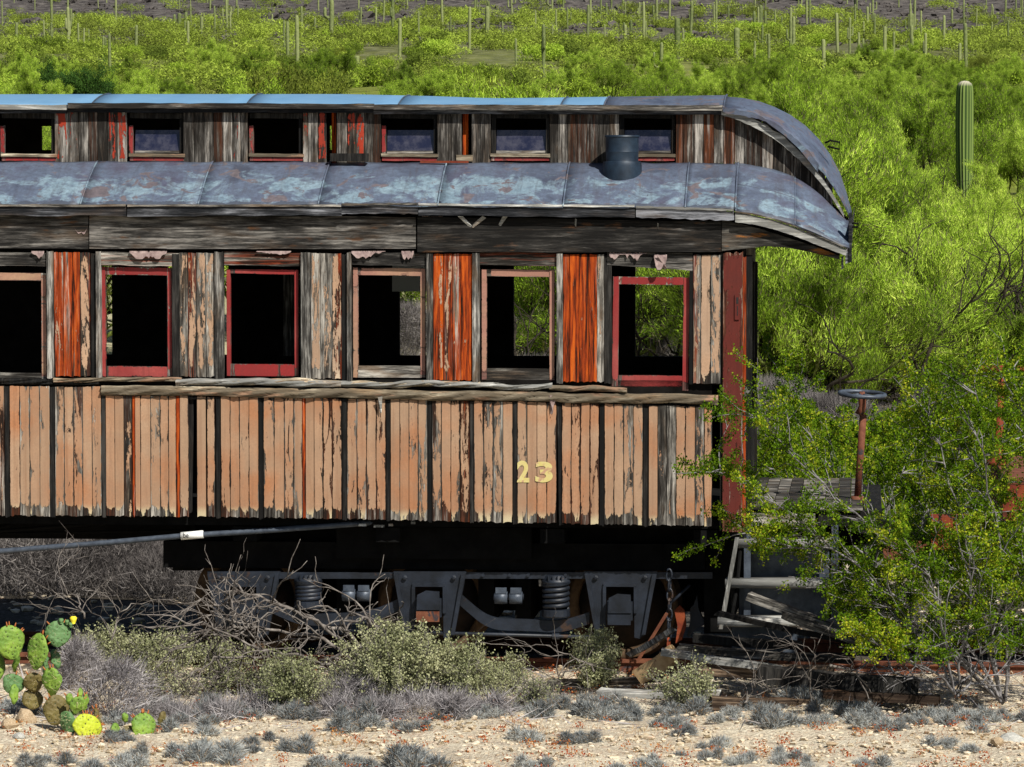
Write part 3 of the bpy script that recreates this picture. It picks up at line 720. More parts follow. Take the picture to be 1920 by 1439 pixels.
# ---- curved hood over the end platform
hx_edge = [(1355, 205), (1385, 208), (1412, 214), (1440, 226), (1468, 243), (1495, 265), (1520, 291), (1545, 322), (1565, 352), (1580, 378), (1592, 402)]
hx_crown = [(1355, 179), (1390, 182), (1420, 188), (1450, 199), (1480, 214), (1508, 234), (1534, 260), (1556, 290), (1574, 324), (1586, 360), (1597, 400)]
G = []
for (ex, ey), (cx, cy) in zip(hx_edge, hx_crown):
    e = px(ex, ey, Yn); c = px(cx, cy, 1.0); row = []
    for j in range(15):
        f = j / 14; w = (2 * f - 1) ** 2; w = w if f < .5 else w
        row.append((e[0] + (c[0] - e[0]) * (1 - w), Yn + (HW - 2 * Yn) * f, e[1] + (c[1] - e[1]) * (1 - w)))
    G.append(row)
mb = MB(); mb.shell(G, .02); hood = mb.build('hood_sheet', M['hood'], CAR, True)
# torn light edging and hanging strip along the hood's side
def strip3(pa, pb, Y, th, mat, name, parent, jag=0):
    A = [px(x, y + rnd.uniform(-jag, jag), Y) for x, y in pa]; B = [px(x, y + rnd.uniform(-jag, jag), Y) for x, y in pb]
    mb = MB(); P = [(p[0], p[1]) for p in B] + [(p[0], p[1]) for p in A[::-1]]
    mb.prism(P, Y, Y + th); o = mb.build(name, mat, parent); o['peel'] = .9; o['bare'] = .8; return o
dn = lambda pts, d: [(x, y + (d(x) if callable(d) else d)) for x, y in pts]
dense = lambda pts, n=40: [(x, lin(x, pts)) for x in np.linspace(pts[0][0], pts[-1][0], n)]
E = dense(hx_edge)
strip3(dn(E, -2), dn(E, lambda x: 6 + 3 * math.sin((x - 1355) * .05)), Yn - .012, .03, M['roof'], 'torn_edging', hood, 1.8)
lowE = [(1352, 212), (1385, 219), (1412, 229), (1440, 243), (1470, 264), (1500, 292), (1525, 319), (1548, 348), (1566, 376), (1582, 403)]
L = dense(lowE)
strip3(dn(L, lambda x: -4 - 3 * math.sin((x - 1350) / 70)), dn(L, lambda x: 4 + 7 * math.sin(max(0, x - 1350) / 240 * 3.14)), Yn + .01, .025, M['oldh'], 'edge_strip', hood, .8)
strip3([(1428, 222), (1470, 243), (1500, 268), (1535, 310)], [(1440, 232), (1472, 256), (1497, 280), (1533, 322)], Yn - .03, .008, M['roof'], 'torn_edging', hood, 1.5)
strip3([(1438, 229), (1458, 238), (1462, 247)], [(1438, 235), (1449, 245), (1458, 249)], Yn - .006, .004, M['black'], 'torn_hole', hood)
# planked side under the hood
def ctop(x): return lin(x, [(p[0], p[1] + 8) for p in lowE])
bl = [(1355, 305), (1385, 305), (1420, 311), (1450, 317), (1480, 327), (1510, 342), (1540, 365), (1572, 397)]
xs = [1355, 1376, 1393, 1410, 1427, 1448, 1467, 1485, 1501, 1518, 1532, 1546, 1560]
for (a, b), s in zip(zip(xs[:-1], xs[1:]), 'okdddkkdkwgd'):
    pe = {'o': (.88, .40), 'd': (.92, .54), 'k': (.92, .60), 'g': (.92, .78), 'w': (.92, .84)}[s]
    cpl(a, b, pe[0], pe[1], YC - .012, (lin(a, hx_edge) + 5, lin(b, hx_edge) + 5), (lin(a, bl), lin(b, bl)))
strip3([(x, lin(x, hx_edge) + 9) for x in range(1270, 1566, 8)], [(x, lin(x, bl)) for x in range(1270, 1566, 8)], YC + .014, .01, M['dark'], 'hood_dark_backing', CAR)
# lower hood sheets
hb = [(1376, 395), (1410, 400), (1450, 409), (1490, 421), (1530, 437), (1560, 451), (1588, 464)]
def hood_low(x, f):
    # x along the bottom edge; the top edge is shifted to meet the planked side
    a = px(x, lin(x, bl) if x < 1572 else 397 + (x - 1572) * .9, YC); b = px(x, lin(x, hb), -.085)
    return (a[0] + (b[0] - a[0]) * f, YC - (YC + .085) * f, b[1] + (a[1] - b[1]) * (1 - f ** 1.3))
for a, b in ((1379, 1490), (1490, 1592)):
    G = [[hood_low(x, j / 12) for j in range(13)] for x in np.linspace(a, b, 9)]
    mb = MB(); mb.shell(G, .01); o = mb.build('roof_sheet', M['roof'], CAR, True)
    sm = MB(); sm.tube([hood_low(a, j / 12) for j in range(13)], .006, 5); sm.build('seam', M['hood'], o, True)
    G = [[mir(p) for p in r] for r in G]; mb = MB(); mb.shell(G, .01); mb.build('roof_sheet', M['roof'], CAR, True)
sm = MB(); sm.tube([hood_low(x, .55) for x in np.linspace(1381, 1488, 9)], .005, 5); sm.build('seam', M['hood'], CAR, True)
# trim under the hood's eave and the arched bracket board
A = dense([(1378, 400), (1410, 404), (1450, 413), (1490, 427), (1530, 444), (1587, 468)]); B = dense([(1378, 417), (1410, 421), (1450, 430), (1490, 443), (1530, 459), (1586, 480)])
strip3(A, B, -.08, .06, M['oldh'], 'hood_trim', CAR, .5)
strip3(dn(A, -4), dn(A, -1), -.09, .07, M['greyh'], 'hood_trim', CAR, .4)
A = dense([(1353, 412), (1420, 428), (1480, 447), (1530, 463), (1574, 480)]); B = dense([(1353, 471), (1420, 464), (1434, 462), (1470, 464), (1510, 471), (1545, 480), (1574, 487)])
strip3(dn(A, -14), [(x, y - 4) for x, y in B], .06, .02, M['dark'], 'hood_dark_backing', CAR)  # dark board added to stand for the black shadow under the trim
M['arch'] = wood_mat('dark board with amber grain', 0, (.008, .007, .006), (.20, .19, .17), (.42, .16, .03), .56)
strip3(A, B, -.02, .05, M['arch'], 'hood_bracket', CAR, .4)
strip3([(x, y) for x, y in A], [(x, y) for x, y in B], HW - .03, .05, M['board'], 'hood_bracket', CAR)
# hood ceiling, end bow
xe = px(1588, 460, 0)[0]; ze = PZ(1588, 458)
mb = MB(); G = []
for i in range(9):
    f = i / 8; x = -.02 + (xe - .02) * f; z = PZ(1380, 425) + (ze - PZ(1380, 425) - .02) * f ** 1.4
    G.append([(x, y, z) for y in np.linspace(.02, HW - .02, 6)])
mb.shell(G, .02); mb.build('hood_ceiling', M['dark'], CAR)
for k, (x, y0, y1, w) in enumerate(((1594, 398, 494, 6), (1588, 462, 495, 6), (1579, 480, 506, 4))):
    mb = MB(); X, Z1 = px(x, y0, .02); Z0 = PZ(x, y1, .02)
    mb.prism([(X - w / 500, Z0), (X + w / 500, Z0 + .01), (X + w / 500, Z1), (X - w / 500, Z1 - .01)], .0 + .01 * k, .05 + .01 * k); mb.build('end_strap', M['fascia'], CAR)
mb = MB(); G = []
for i in range(13):
    f = i / 12; y = .05 + (HW - .1) * f; b = .10 * (1 - (2 * f - 1) ** 2)
    G.append([(xe + .0 + b * .3, y, ze - .03), (xe + .02 + b * .3, y, ze + .12 + b * 1.5)])
mb.shell(G, .02); mb.build('end_bow', M['fascia'], CAR)
# grab irons
def rod(name, P, r, mat, parent, k=7):
    mb = MB(); mb.tube(P, r, k); return mb.build(name, M[mat], parent, True)
def carpt(x, y, Y): X, Z = px(x, y, Y); return (X, Y, Z)
rod('grab_iron', [carpt(1547, 268, .75), carpt(1556, 264, .72), carpt(1574, 267, .72), carpt(1573, 280, .72), carpt(1552, 275, .75)], .008, 'black', CAR)
rod('grab_iron', [carpt(1592, 419, .3), carpt(1609, 419, .28), carpt(1608, 426, .28), carpt(1593, 426, .3)], .007, 'black', CAR)

# ---- smoke jack on the lower deck
JY = .41
jx, jz = px(1166, 318, JY)
jz0 = PZ(1166, 316, JY); s_ = 1 / 248.
mb = MB(); mb.lathe((jx, JY, jz0), [(37 * s_, -.09), (37 * s_, .02), (36 * s_, .045), (35.5 * s_, .05), (31 * s_, .052), (30.5 * s_, .058), (30.8 * s_, .12), (31.2 * s_, .125), (30.8 * s_, .13), (31 * s_, .235), (31.5 * s_, .245), (29 * s_, .246), (28 * s_, .10)], 'z', 28)
jk = mb.build('smoke_jack', M['jack'], CAR, True)
for p_ in jk.data.polygons:
    if len(p_.vertices) > 4: p_.use_smooth = False
jk.data.set_sharp_from_angle(angle=math.radians(35))
mb = MB(); mb.lathe((jx, JY, jz0 + .238), [(32.5 * s_, 0), (33 * s_, .008), (32 * s_, .012)], 'z', 28); mb.build('rim', M['jack'], jk, True)
mb = MB(); mb.box(PX(620, .5), PX(690, .5), .48, .56, PZ(655, 303, .5), PZ(655, 288, .5)); mb.build('roof_block', M['blackv'], CAR)
mb = MB(); mb.box(PX(788, .55), PX(878, .55), .54, .56, PZ(830, 306, .55), PZ(830, 302, .55)); mb.build('rusty_strip', M['rust'], CAR)

# ---- red corner post and end wall
z0, z1 = PZ(1370, 998), PZ(1370, 474)
board('corner_post', CAR, PX(1355), PX(1392), z0, z1, -.02, .09, M['post'], .006, .012, .45, .40, 0, 6)
board('corner_post', CAR, PX(1350), PX(1355), z0 + .01, z1, .0, .06, M['blackv'], .006, .002)
board('corner_trim', CAR, PX(1392), PX(1398), z0 + .04, z1 - .03, .0, .05, M['pier'], .01, .01, .9, .42)
hw = PZ(1370, 430)
ys = np.linspace(.06, HW - .06, 26)
for i in range(25):
    y0, y1 = ys[i], ys[i + 1]
    if .98 < y0 < 1.82: z_lo = z1 - .18            # doorway
    else: z_lo = fl
    mb = MB(); mb.box(-.02, .01, y0 + .002, y1 - .002, z_lo, hw); mb.build('end_plank', M['greyv'], CAR)
for y0 in (.93, 1.80):
    mb = MB(); mb.box(-.03, .05, y0, y0 + .07, fl, z1 - .1); mb.build('door_jamb', M['blackv'], CAR)
mb = MB(); mb.box(.005, .055, .03, .12, fl, z1 - .02); mb.build('end_trim', M['blackv'], CAR)
# keyhole plate on the post
mb = MB(); X0, Z0 = px(1377, 600, -.03); X1, Z1 = px(1386, 553, -.03); mb.box(X0, X1, -.028, -.021, Z0, Z1); pl_ = mb.build('lock_plate', M['post'], CAR); pl_['peel'] = .1
mb = MB(); X0, Z0 = px(1380, 570, -.03); X1, Z1 = px(1384, 558, -.03); mb.box(X0, X1, -.0295, -.0278, Z0, Z1)
X0, Z0 = px(1381.3, 592, -.03); X1, Z1 = px(1383, 574, -.03); mb.box(X0, X1, -.0295, -.0278, Z0, Z1); mb.build('keyhole', M['ink'], pl_)

# ---- number 23
def text_part(body, name, mat, parent, x0, x1, y0, y1, Y, bold=.02):
    cu = bpy.data.curves.new(name, 'FONT'); cu.body = body; cu.size = 1; cu.offset = bold; cu.extrude = .0
    tmp = bpy.data.objects.new('tmp_text', cu); COL.objects.link(tmp)
    dg = bpy.context.evaluated_depsgraph_get(); dg.update()
    me = bpy.data.meshes.new_from_object(tmp.evaluated_get(dg))
    bpy.data.objects.remove(tmp); bpy.data.curves.remove(cu)
    co = np.empty(len(me.vertices) * 3, np.float32); me.vertices.foreach_get('co', co); co = co.reshape(-1, 3)
    mn, mx = co.min(0), co.max(0)
    (A0, B0), (A1, B1) = px(x0, y1, Y), px(x1, y0, Y)
    out = np.zeros_like(co)
    out[:, 0] = A0 + (co[:, 0] - mn[0]) / (mx[0] - mn[0]) * (A1 - A0); out[:, 2] = B0 + (co[:, 1] - mn[1]) / (mx[1] - mn[1]) * (B1 - B0); out[:, 1] = Y
    me.vertices.foreach_set('co', out.ravel()); me.update(); me.name = name
    me.materials.clear()
    return link(name, me, mat, parent)
text_part('2', 'painted_numeral', M['yellow'], CAR, 969, 992, 864, 905, -.0035, .035)['label'] = 'faded yellow numeral 2'
text_part('3', 'painted_numeral', M['yellow'], CAR, 1003, 1036, 866, 905, -.0035, .035)['label'] = 'faded yellow numeral 3'

# ---- truss rods, pipe and white label
rod('air_pipe', [carpt(-420, 1072, .09), carpt(0, 1034, .09), carpt(200, 1018, .09), carpt(345, 1005, .09), carpt(500, 995, .09), carpt(650, 984, .1), carpt(720, 979, .16)], .022, 'pipe', CAR, 10)
tp = rod('pipe_label', [carpt(339, 1005.5, .088), carpt(360, 1004, .088), carpt(381, 1002, .088)], .030, 'white', CAR, 12)
text_part('be', 'label_text', M['ink'], tp, 343, 353, 999, 1009, .0565, .0)
rod('truss_rod', [carpt(-420, 1012, .5), carpt(0, 996, .5), carpt(180, 982, .5), carpt(345, 966, .5), carpt(370, 965, .5)], .014, 'black', CAR)
rod('truss_rod', [carpt(-420, 1006, .8), carpt(0, 1001, .8), carpt(350, 995, .8), carpt(420, 988, .8), carpt(640, 978, .8)], .011, 'black', CAR)
rod('truss_rod', [carpt(-420, 1030, .9), carpt(0, 988, .9), carpt(95, 968, .9)], .013, 'black', CAR)
mb = MB(); mb.prism([px(357, 1000, .5), px(372, 1000, .5), px(366, 985, .5), px(370, 962, .5), px(352, 962, .5), px(362, 985, .5)], .46, .56); mb.build('queen_post', M['black'], CAR)
# debris dangling under the siding
for x, y, w in ((672, 984, 14), (700, 986, 20), (728, 984, 8), (770, 980, 8)):
    mb = MB(); X, Z = px(x, y, .05); mb.box(X, X + w / 250., .05, .07, Z - .012, Z + .006); mb.build('hanging_splinter', M['oldh'], CAR)

# ---- end platform with deck planks, brake stand and steps
zp = PZ(1450, 945, .04)
pw = px(1618, 945, .04)[0]
npl = 9
for i in range(npl):
    a = .03 + (pw - .03) * i / npl; b = .03 + (pw - .03) * (i + 1) / npl
    mb = MB(); mb.box(a + .003, b - .003, .05, HW - .05, zp - .045, zp + rnd.uniform(-.004, .004)); mb.build('deck_plank', M['greyh'], CAR)
hboard('platform_beam', CAR, 1400, 1622, 947, 957, 948, 958, .10, .12, M['black'], 4, 0)
hboard('platform_beam', CAR, 1408, 1528, 962, 986, 964, 988, .06, .06, M['greyh'], 4, .002)
hboard('platform_beam', CAR, 1534, 1620, 962, 986, 964, 988, .08, .06, M['blackv'], 4, .002)
mb = MB(); mb.box(pw - .02, pw + .14, .06, HW - .06, zp - .22, zp - .05); mb.build('buffer_beam', M['blackv'], CAR)
# brake stand
bx, bz = px(1616, 742, .55); Yb = .55
bs = empty('brake_stand', (0, 0, 0)); bs.parent = CAR
P0, P1 = px(1607, 938, Yb), px(1618, 778, Yb)
mb = MB(); mb.tube([(P0[0], Yb, P0[1]), (P1[0], Yb, P1[1])], .028, 10); mb.tube([(P0[0], Yb, P0[1] - .03), (P0[0] + .001, Yb, P0[1] + .03)], .05, 10); mb.build('post', M['rustdark'], bs, True)
mb = MB(); mb.tube([(P1[0] - .03, Yb, P1[1]), (P1[0] - .005, Yb, P1[1] + .06), (bx, Yb, bz - .03), (bx, Yb, bz + .03)], [.034, .028, .030, .02], 9); mb.build('bearing', M['rustdark'], bs, True)
mb = MB(); R = .172
tl = Matrix.Rotation(math.radians(3), 3, 'Y') @ Matrix.Rotation(math.radians(4), 3, 'X')
P = [Vector((bx, Yb, bz)) + tl @ Vector((R * math.cos(a), R * math.sin(a), .01)) for a in np.linspace(0, 2 * math.pi, 33)]
mb.tube(P, .017, 8, False); mb.build('wheel_rim', M['pipe'], bs, True)
for k in range(5):
    a = k * 2 * math.pi / 5 + .3; q = Vector((bx, Yb, bz)) + tl @ Vector((R * math.cos(a), R * math.sin(a), .01))
    mb = MB(); mb.tube([(bx, Yb, bz + .01), (bx * .5 + q.x * .5, Yb * .5 + q.y * .5, bz * .5 + q.z * .5 - .01), q], .011, 6); mb.build('spoke', M['pipe'], bs, True)
# wooden steps
stp = empty('platform_steps', (0, 0, 0)); stp.parent = CAR
steps = [(1377, 1560, 1010, 1029, .0), (1360, 1558, 1087, 1104, -.13), (1346, 1500, 1159, 1177, -.26)]
for a, b, y0, y1, Y in steps:
    mb = MB(); X0, X1 = PX(a, Y), PX(b, Y); Z0, Z1 = PZ(a, y1, Y), PZ(a, y0, Y); r = (Z1 - Z0) / 2; zc = (Z0 + Z1) / 2
    pr = [(Y - r + r * (1 - math.cos(t_)), zc + r * math.sin(t_)) for t_ in np.linspace(-1.57, 1.57, 7)]
    V = []; pr = [(Y + r - r * math.cos(t_), zc + r * math.sin(t_)) for t_ in np.linspace(-1.5, 1.5, 7)] + [(Y + .24, Z1 - .004), (Y + .24, Z0 + .004)]
    n = len(pr); V = [(X0, y, z) for y, z in pr] + [(X1, y, z + .004) for y, z in pr]
    mb.add(V, [tuple(range(n)), tuple(range(2 * n - 1, n - 1, -1))] + [(i, i + n, (i + 1) % n + n, (i + 1) % n) for i in range(n)]); mb.build('tread', M['oldh'], stp, True)
    mb = MB(); mb.box(X0 + .10, X1 - .02, Y + .235, Y + .245, Z0 - .26, Z0); mb.build('riser', M['pipe'], stp)
mb = MB()
f0, f1 = px(1378, 1008, .0), px(1347, 1180, -.27)
mb.add([(f0[0], 0., f0[1]), (f0[0] + .03, 0., f0[1]), (f1[0] + .03, -.27, f1[1]), (f1[0], -.27, f1[1]), (f0[0], .28, f0[1]), (f0[0] + .03, .28, f0[1]), (f1[0] + .03, -.02, f1[1]), (f1[0], -.02, f1[1])],
       [(0, 3, 2, 1), (4, 5, 6, 7), (0, 1, 5, 4), (1, 2, 6, 5), (2, 3, 7, 6), (3, 0, 4, 7)]); mb.build('string_board', M['oldv'], stp)
mb = MB(); mb.tube([carpt(1388, 1030, .05), carpt(1382, 1100, -.05), carpt(1370, 1165, -.17)], .014, 6); mb.build('string_strap', M['black'], stp)
for x in (1396, 1560):
    mb = MB(); X = PX(x, .1); mb.box(X, X + .05, .02, .06, PZ(x, 1165, .05), PZ(x, 985, .05)); mb.build('hanger', M['pipe'], stp)
blk('step_back', PX(1385, .42), PX(1580, .42), .42, .44, PZ(1450, 1175, .42), PZ(1450, 960, .42), 'black', stp)

fs = empty('platform_steps', (0, 0, 0)); fs.parent = CAR
for a, b_, y0, y1, Y in steps:
    X0, X1 = PX(1378, 0), PX(1580, 0); Z0, Z1 = PZ(a, y1, Y), PZ(a, y0, Y)
    mb = MB(); mb.box(X0, X1, HW - .26 - Y, HW - Y, Z0, Z1); mb.build('tread', M['greyh'], fs)
    mb = MB(); mb.box(X0, X1, HW - .29 - Y, HW - .27 - Y, Z0 - .28, Z1); mb.build('riser', M['black'], fs)
mb = MB(); mb.box(PX(1340, 1.2), pw + .5, 1.28, 1.52, zp - .42, zp - .23); mb.build('drawgear', M['black'], CAR)
mb = MB(); mb.box(PX(1322, .6), PX(1372, .6), .45, HW - .45, .22, fl - .17); mb.build('gap_blocker', M['black'], CAR)  # black box added to hide lit ground between truck and steps

# ================================================================== six-wheel truck
BX = PX(805, .3); BOFF = (BX, HW / 2, 0.0)
R3 = Matrix.Rotation(-YAW, 3, 'Z')
BOG = empty('passenger_truck', Vector(O) + R3 @ Vector(BOFF), -YAW)
tag(BOG, 'dark blue-black iron six-wheel railway truck under the wooden coach', 'railway truck')
def bb(mb, name, mat, smooth=False, parent=None): return mb.build(name, M[mat], parent or BOG, smooth, BOFF)
YT = .30
Q = lambda x, y, Y=YT: px(x, y, Y)
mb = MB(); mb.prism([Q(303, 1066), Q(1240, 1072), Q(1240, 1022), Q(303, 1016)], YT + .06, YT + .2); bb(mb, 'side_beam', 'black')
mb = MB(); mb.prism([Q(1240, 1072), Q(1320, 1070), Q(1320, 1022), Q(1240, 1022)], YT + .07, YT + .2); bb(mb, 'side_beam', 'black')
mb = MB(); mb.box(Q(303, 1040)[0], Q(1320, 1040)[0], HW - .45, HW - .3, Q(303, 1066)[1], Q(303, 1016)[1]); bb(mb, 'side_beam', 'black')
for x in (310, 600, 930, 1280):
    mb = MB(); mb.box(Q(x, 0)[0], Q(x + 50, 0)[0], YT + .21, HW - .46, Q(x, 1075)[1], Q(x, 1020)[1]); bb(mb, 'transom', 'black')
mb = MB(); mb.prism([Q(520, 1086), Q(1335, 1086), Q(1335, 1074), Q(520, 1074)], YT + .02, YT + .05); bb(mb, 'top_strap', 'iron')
for x in (955, 990, 905, 1060): 
    mb = MB(); X, Z = Q(x, 1079); mb.lathe((X, YT - .005, Z), [(.014, 0), (.014, .03)], 'y', 6); bb(mb, 'bolt', 'iron')
centers = [(456, 1136), (805, 1130), (1163, 1136)]
for k, (cx, cy) in enumerate(centers):
    hw_ = 68
    pe = empty('pedestal', (0, 0, 0)); pe.parent = BOG
    mb = MB(); mb.box(Q(cx - 60, 0)[0], Q(cx + 60, 0)[0], HW - YT - .05, HW - YT, .22, Q(cx, 1074)[1]); bb(mb, 'jaw_plate', 'black', False, pe)
    top = 1072
    outl = [(cx - hw_, top), (cx - hw_ + 4, top + 14), (cx - 48, 1188), (cx - 38, 1196), (cx - 28, 1196), (cx - 28, top + 27), (cx + 26, top + 27), (cx + 26, 1196), (cx + 36, 1198), (cx + 46, 1190), (cx + hw_ - 2, top + 14), (cx + hw_ + 1, top)]
    mb = MB(); mb.prism([Q(x, y) for x, y in outl], YT, YT + .05); bb(mb, 'jaw_plate', 'iron', False, pe)
    for sgn in (-1, 1):   # raised flange along the sloping edge
        a0, a1 = cx + sgn * (hw_ - 1), cx + sgn * 47
        mb = MB(); mb.prism([Q(a1, 1190), Q(a1 + 7, 1190), Q(a0 + 7 * (sgn < 0), 1076), Q(a0 - 7 * (sgn > 0), 1076)] if sgn < 0 else [Q(a1 - 7, 1190), Q(a1, 1190), Q(a0, 1076), Q(a0 - 7, 1076)], YT - .022, YT + .002); bb(mb, 'flange', 'iron', False, pe)
    mb = MB()
    for (x0, x1, y0, y1) in ((cx - 32, cx + 30, top + 22, top + 28), (cx - 33, cx - 27, top + 28, 1150), (cx + 25, cx + 31, top + 28, 1150)):
        X0, Z0 = Q(x0, y1); X1, Z1 = Q(x1, y0); mb.box(X0, X1, YT - .018, YT - .001, Z0, Z1)
    bb(mb, 'jaw_liner', 'iron', False, pe)
    for s in (-1, 1):
        mb = MB(); X, Z = Q(cx + s * 46, top + 11); mb.lathe((X, YT - .025, Z), [(.008, 0), (.019, .004), (.02, .03)], 'y', 6); bb(mb, 'bolt', 'iron', False, pe)
    ab = empty('axlebox', (0, 0, 0)); ab.parent = BOG
    sx = [cx - 25, cx + 23]; yb = cy + 26
    mb = MB(); X0, Z0 = Q(sx[0], yb); X1, Z1 = Q(sx[1], cy - 8)
    mb.box(X0, X1, YT - .06, YT + .2, Z0, Z1); bb(mb, 'casting', 'iron', False, ab)
    mb = MB(); P = [Q(sx[0] + 3, cy + 12), Q(sx[1] - 2, cy + 12), Q(sx[1] - 3, cy - 22), Q(sx[0] + 20, cy - 24), Q(sx[0] + 4, cy - 16)]
    mb.prism(P, YT - .085, YT - .062); bb(mb, 'lid', 'iron', False, ab)
    mb = MB(); X0, Z0 = Q(sx[0] + 2, yb + 8); X1, Z1 = Q(sx[1] - 3, cy + 15); mb.box(X0, X1, YT - .078, YT - .059, Z0, Z1); bb(mb, 'lower_lip', 'rustdark' if k == 1 else 'iron', False, ab)
    for X_, Yw, sg in ((cx, HW / 2 - .717, 1), (cx, HW / 2 + .717, -1)):
        w = empty('wheel', (0, 0, 0)); w.parent = BOG
        X = Q(cx, 1100)[0]; zc = .42
        pr = [(.05, -.02), (.10, -.05), (.12, -.02), (.34, -.005), (.355, -.035), (.415, -.04), (.42, -.035), (.425, .05), (.45, .06), (.45, .08), (.36, .09), (.34, .04), (.05, .05)]
        pr = [(r, o * sg) for r, o in pr]
        mb = MB(); mb.lathe((X, Yw, zc), pr[3:12], 'y', 40); bb(mb, 'tyre', 'tread' if k != 0 and sg > 0 and False else 'tyre', True, w)
        mb = MB(); mb.lathe((X, Yw, zc), pr[:4] + pr[-1:], 'y', 28); bb(mb, 'web', 'web', True, w)
    mb = MB(); X = Q(cx, 1100)[0]; mb.tube([(X, YT, .42), (X, HW - YT, .42)], .06, 12); bb(mb, 'axle', 'rustdark', True)
mb = MB(); mb.box(Q(345, 0)[0], Q(1325, 0)[0], HW / 2 - .15, HW / 2 + .15, .30, Q(700, 1060)[1]); bb(mb, 'dark_gap_filler', 'black')  # black plate added to hide lit ground behind the truck's gaps
for x in (545, 890, 960, 620):
    mb = MB(); mb.box(Q(x, 0)[0], Q(x + 30, 0)[0], .55, HW - .55, .28, .75); bb(mb, 'filler_beam', 'black')  # deep black beams added so the gaps under the truck stay dark
# equalisers (curved bars)
def band(pts, half, Y, th, name, mat='iron'):
    n = 26; xs = np.linspace(pts[0][0], pts[-1][0], n)
    xp = [p[0] for p in pts]; yp = [p[1] for p in pts]
    yy = np.interp(xs, xp, yp)
    for _ in range(3): yy[1:-1] = (yy[:-2] + 2 * yy[1:-1] + yy[2:]) / 4
    mb = MB(); mb.prism([Q(x, y + half) for x, y in zip(xs, yy)] + [Q(x, y - half) for x, y in zip(xs[::-1], yy[::-1])], Y, Y + th); return bb(mb, name, mat)
band([(862, 1126), (885, 1146), (905, 1164), (930, 1172), (1000, 1174), (1040, 1177), (1070, 1172), (1104, 1160)], 11, YT + .03, .04, 'equaliser')
band([(505, 1138), (530, 1150), (560, 1162), (600, 1164), (680, 1160), (715, 1150), (748, 1134)], 11, YT + .03, .04, 'equaliser')
for P in ([(862, 1126), (885, 1146), (905, 1164), (1040, 1175), (1104, 1160)], [(505, 1138), (560, 1162), (680, 1160), (748, 1134)]):
    band(P, 11, HW - YT - .07, .04, 'equaliser')
# springs
for cx, y0, y1 in ((576, 1084, 1142), (1041, 1086, 1158)):
    sp = empty('spring', (0, 0, 0)); sp.parent = BOG
    Ys = YT + .05; r = .088; za, zb2 = Q(cx, y1 - 14)[1], Q(cx, y0 + 8)[1]; X = Q(cx, 1100)[0]
    turns = 5; n = turns * 16
    mb = MB(); mb.tube([(X + r * math.cos(2 * math.pi * turns * i / n), Ys + r * math.sin(2 * math.pi * turns * i / n), za + (zb2 - za) * i / n) for i in range(n + 1)], .019, 8); bb(mb, 'coil', 'iron', True, sp)
    mb = MB(); mb.lathe((X, Ys, Q(cx, y1)[1]), [(.105, 0), (.11, .01), (.108, .055), (.09, .06)], 'z', 20); bb(mb, 'seat', 'iron', False, sp)
    mb = MB(); mb.lathe((X, Ys, zb2), [(.10, -.012), (.112, 0), (.11, .022), (.09, .03), (.085, .055), (.06, .062)], 'z', 20); bb(mb, 'cap', 'iron', True, sp)
    for d in (-.05, -.017, .017, .05):
        mb = MB(); mb.box(X + d - .004, X + d + .004, Ys - .1, Ys - .06, zb2 + .02, zb2 + .058); bb(mb, 'rib', 'iron', False, sp)
# brake hanger pins
for cx, cy in ((665, 1117), (951, 1122)):
    bk = empty('brake_hanger', (0, 0, 0)); bk.parent = BOG
    X0, Z = Q(cx - 26, cy); X1, _z = Q(cx + 26, cy); xm = (X0 + X1) / 2
    mb = MB(); mb.tube([(X0 - .01, YT + .1, Z), (X1 + .01, YT + .1, Z)], .026, 10); bb(mb, 'pin', 'iron', True, bk)
    for a, b in ((X0, xm - .008), (xm + .008, X1)):
        mb = MB(); mb.tube([(a, YT + .09, Z - .005), (b, YT + .09, Z - .005)], .048, 12); bb(mb, 'sleeve', 'pipe', True, bk)
        mb = MB(); mb.box(a + .01, b - .005, YT + .05, YT + .1, Z + .03, Z + .075); bb(mb, 'lug', 'pipe', False, bk)
mb = MB(); mb.tube([(*Q(640, 1184)[:1], YT + .02, Q(640, 1184)[1]), (Q(905, 1190)[0], YT + .02, Q(905, 1190)[1]), (Q(1120, 1196)[0], YT + .02, Q(1120, 1196)[1])], .014, 8); bb(mb, 'tie_rod', 'iron', True)
mb = MB(); mb.tube([(Q(1035, 1194)[0], YT + .02, Q(1035, 1194)[1]), (Q(1048, 1194)[0], YT + .02, Q(1048, 1194)[1])], .024, 8); bb(mb, 'tie_nut', 'iron')
mb = MB(); mb.prism([Q(1017, 1100), Q(1042 - 32, 1100), Q(1042 - 33, 1088), Q(1017 - 4, 1088)][::-1], YT + .015, YT + .03); bb(mb, 'wood_scrap', 'greyh')
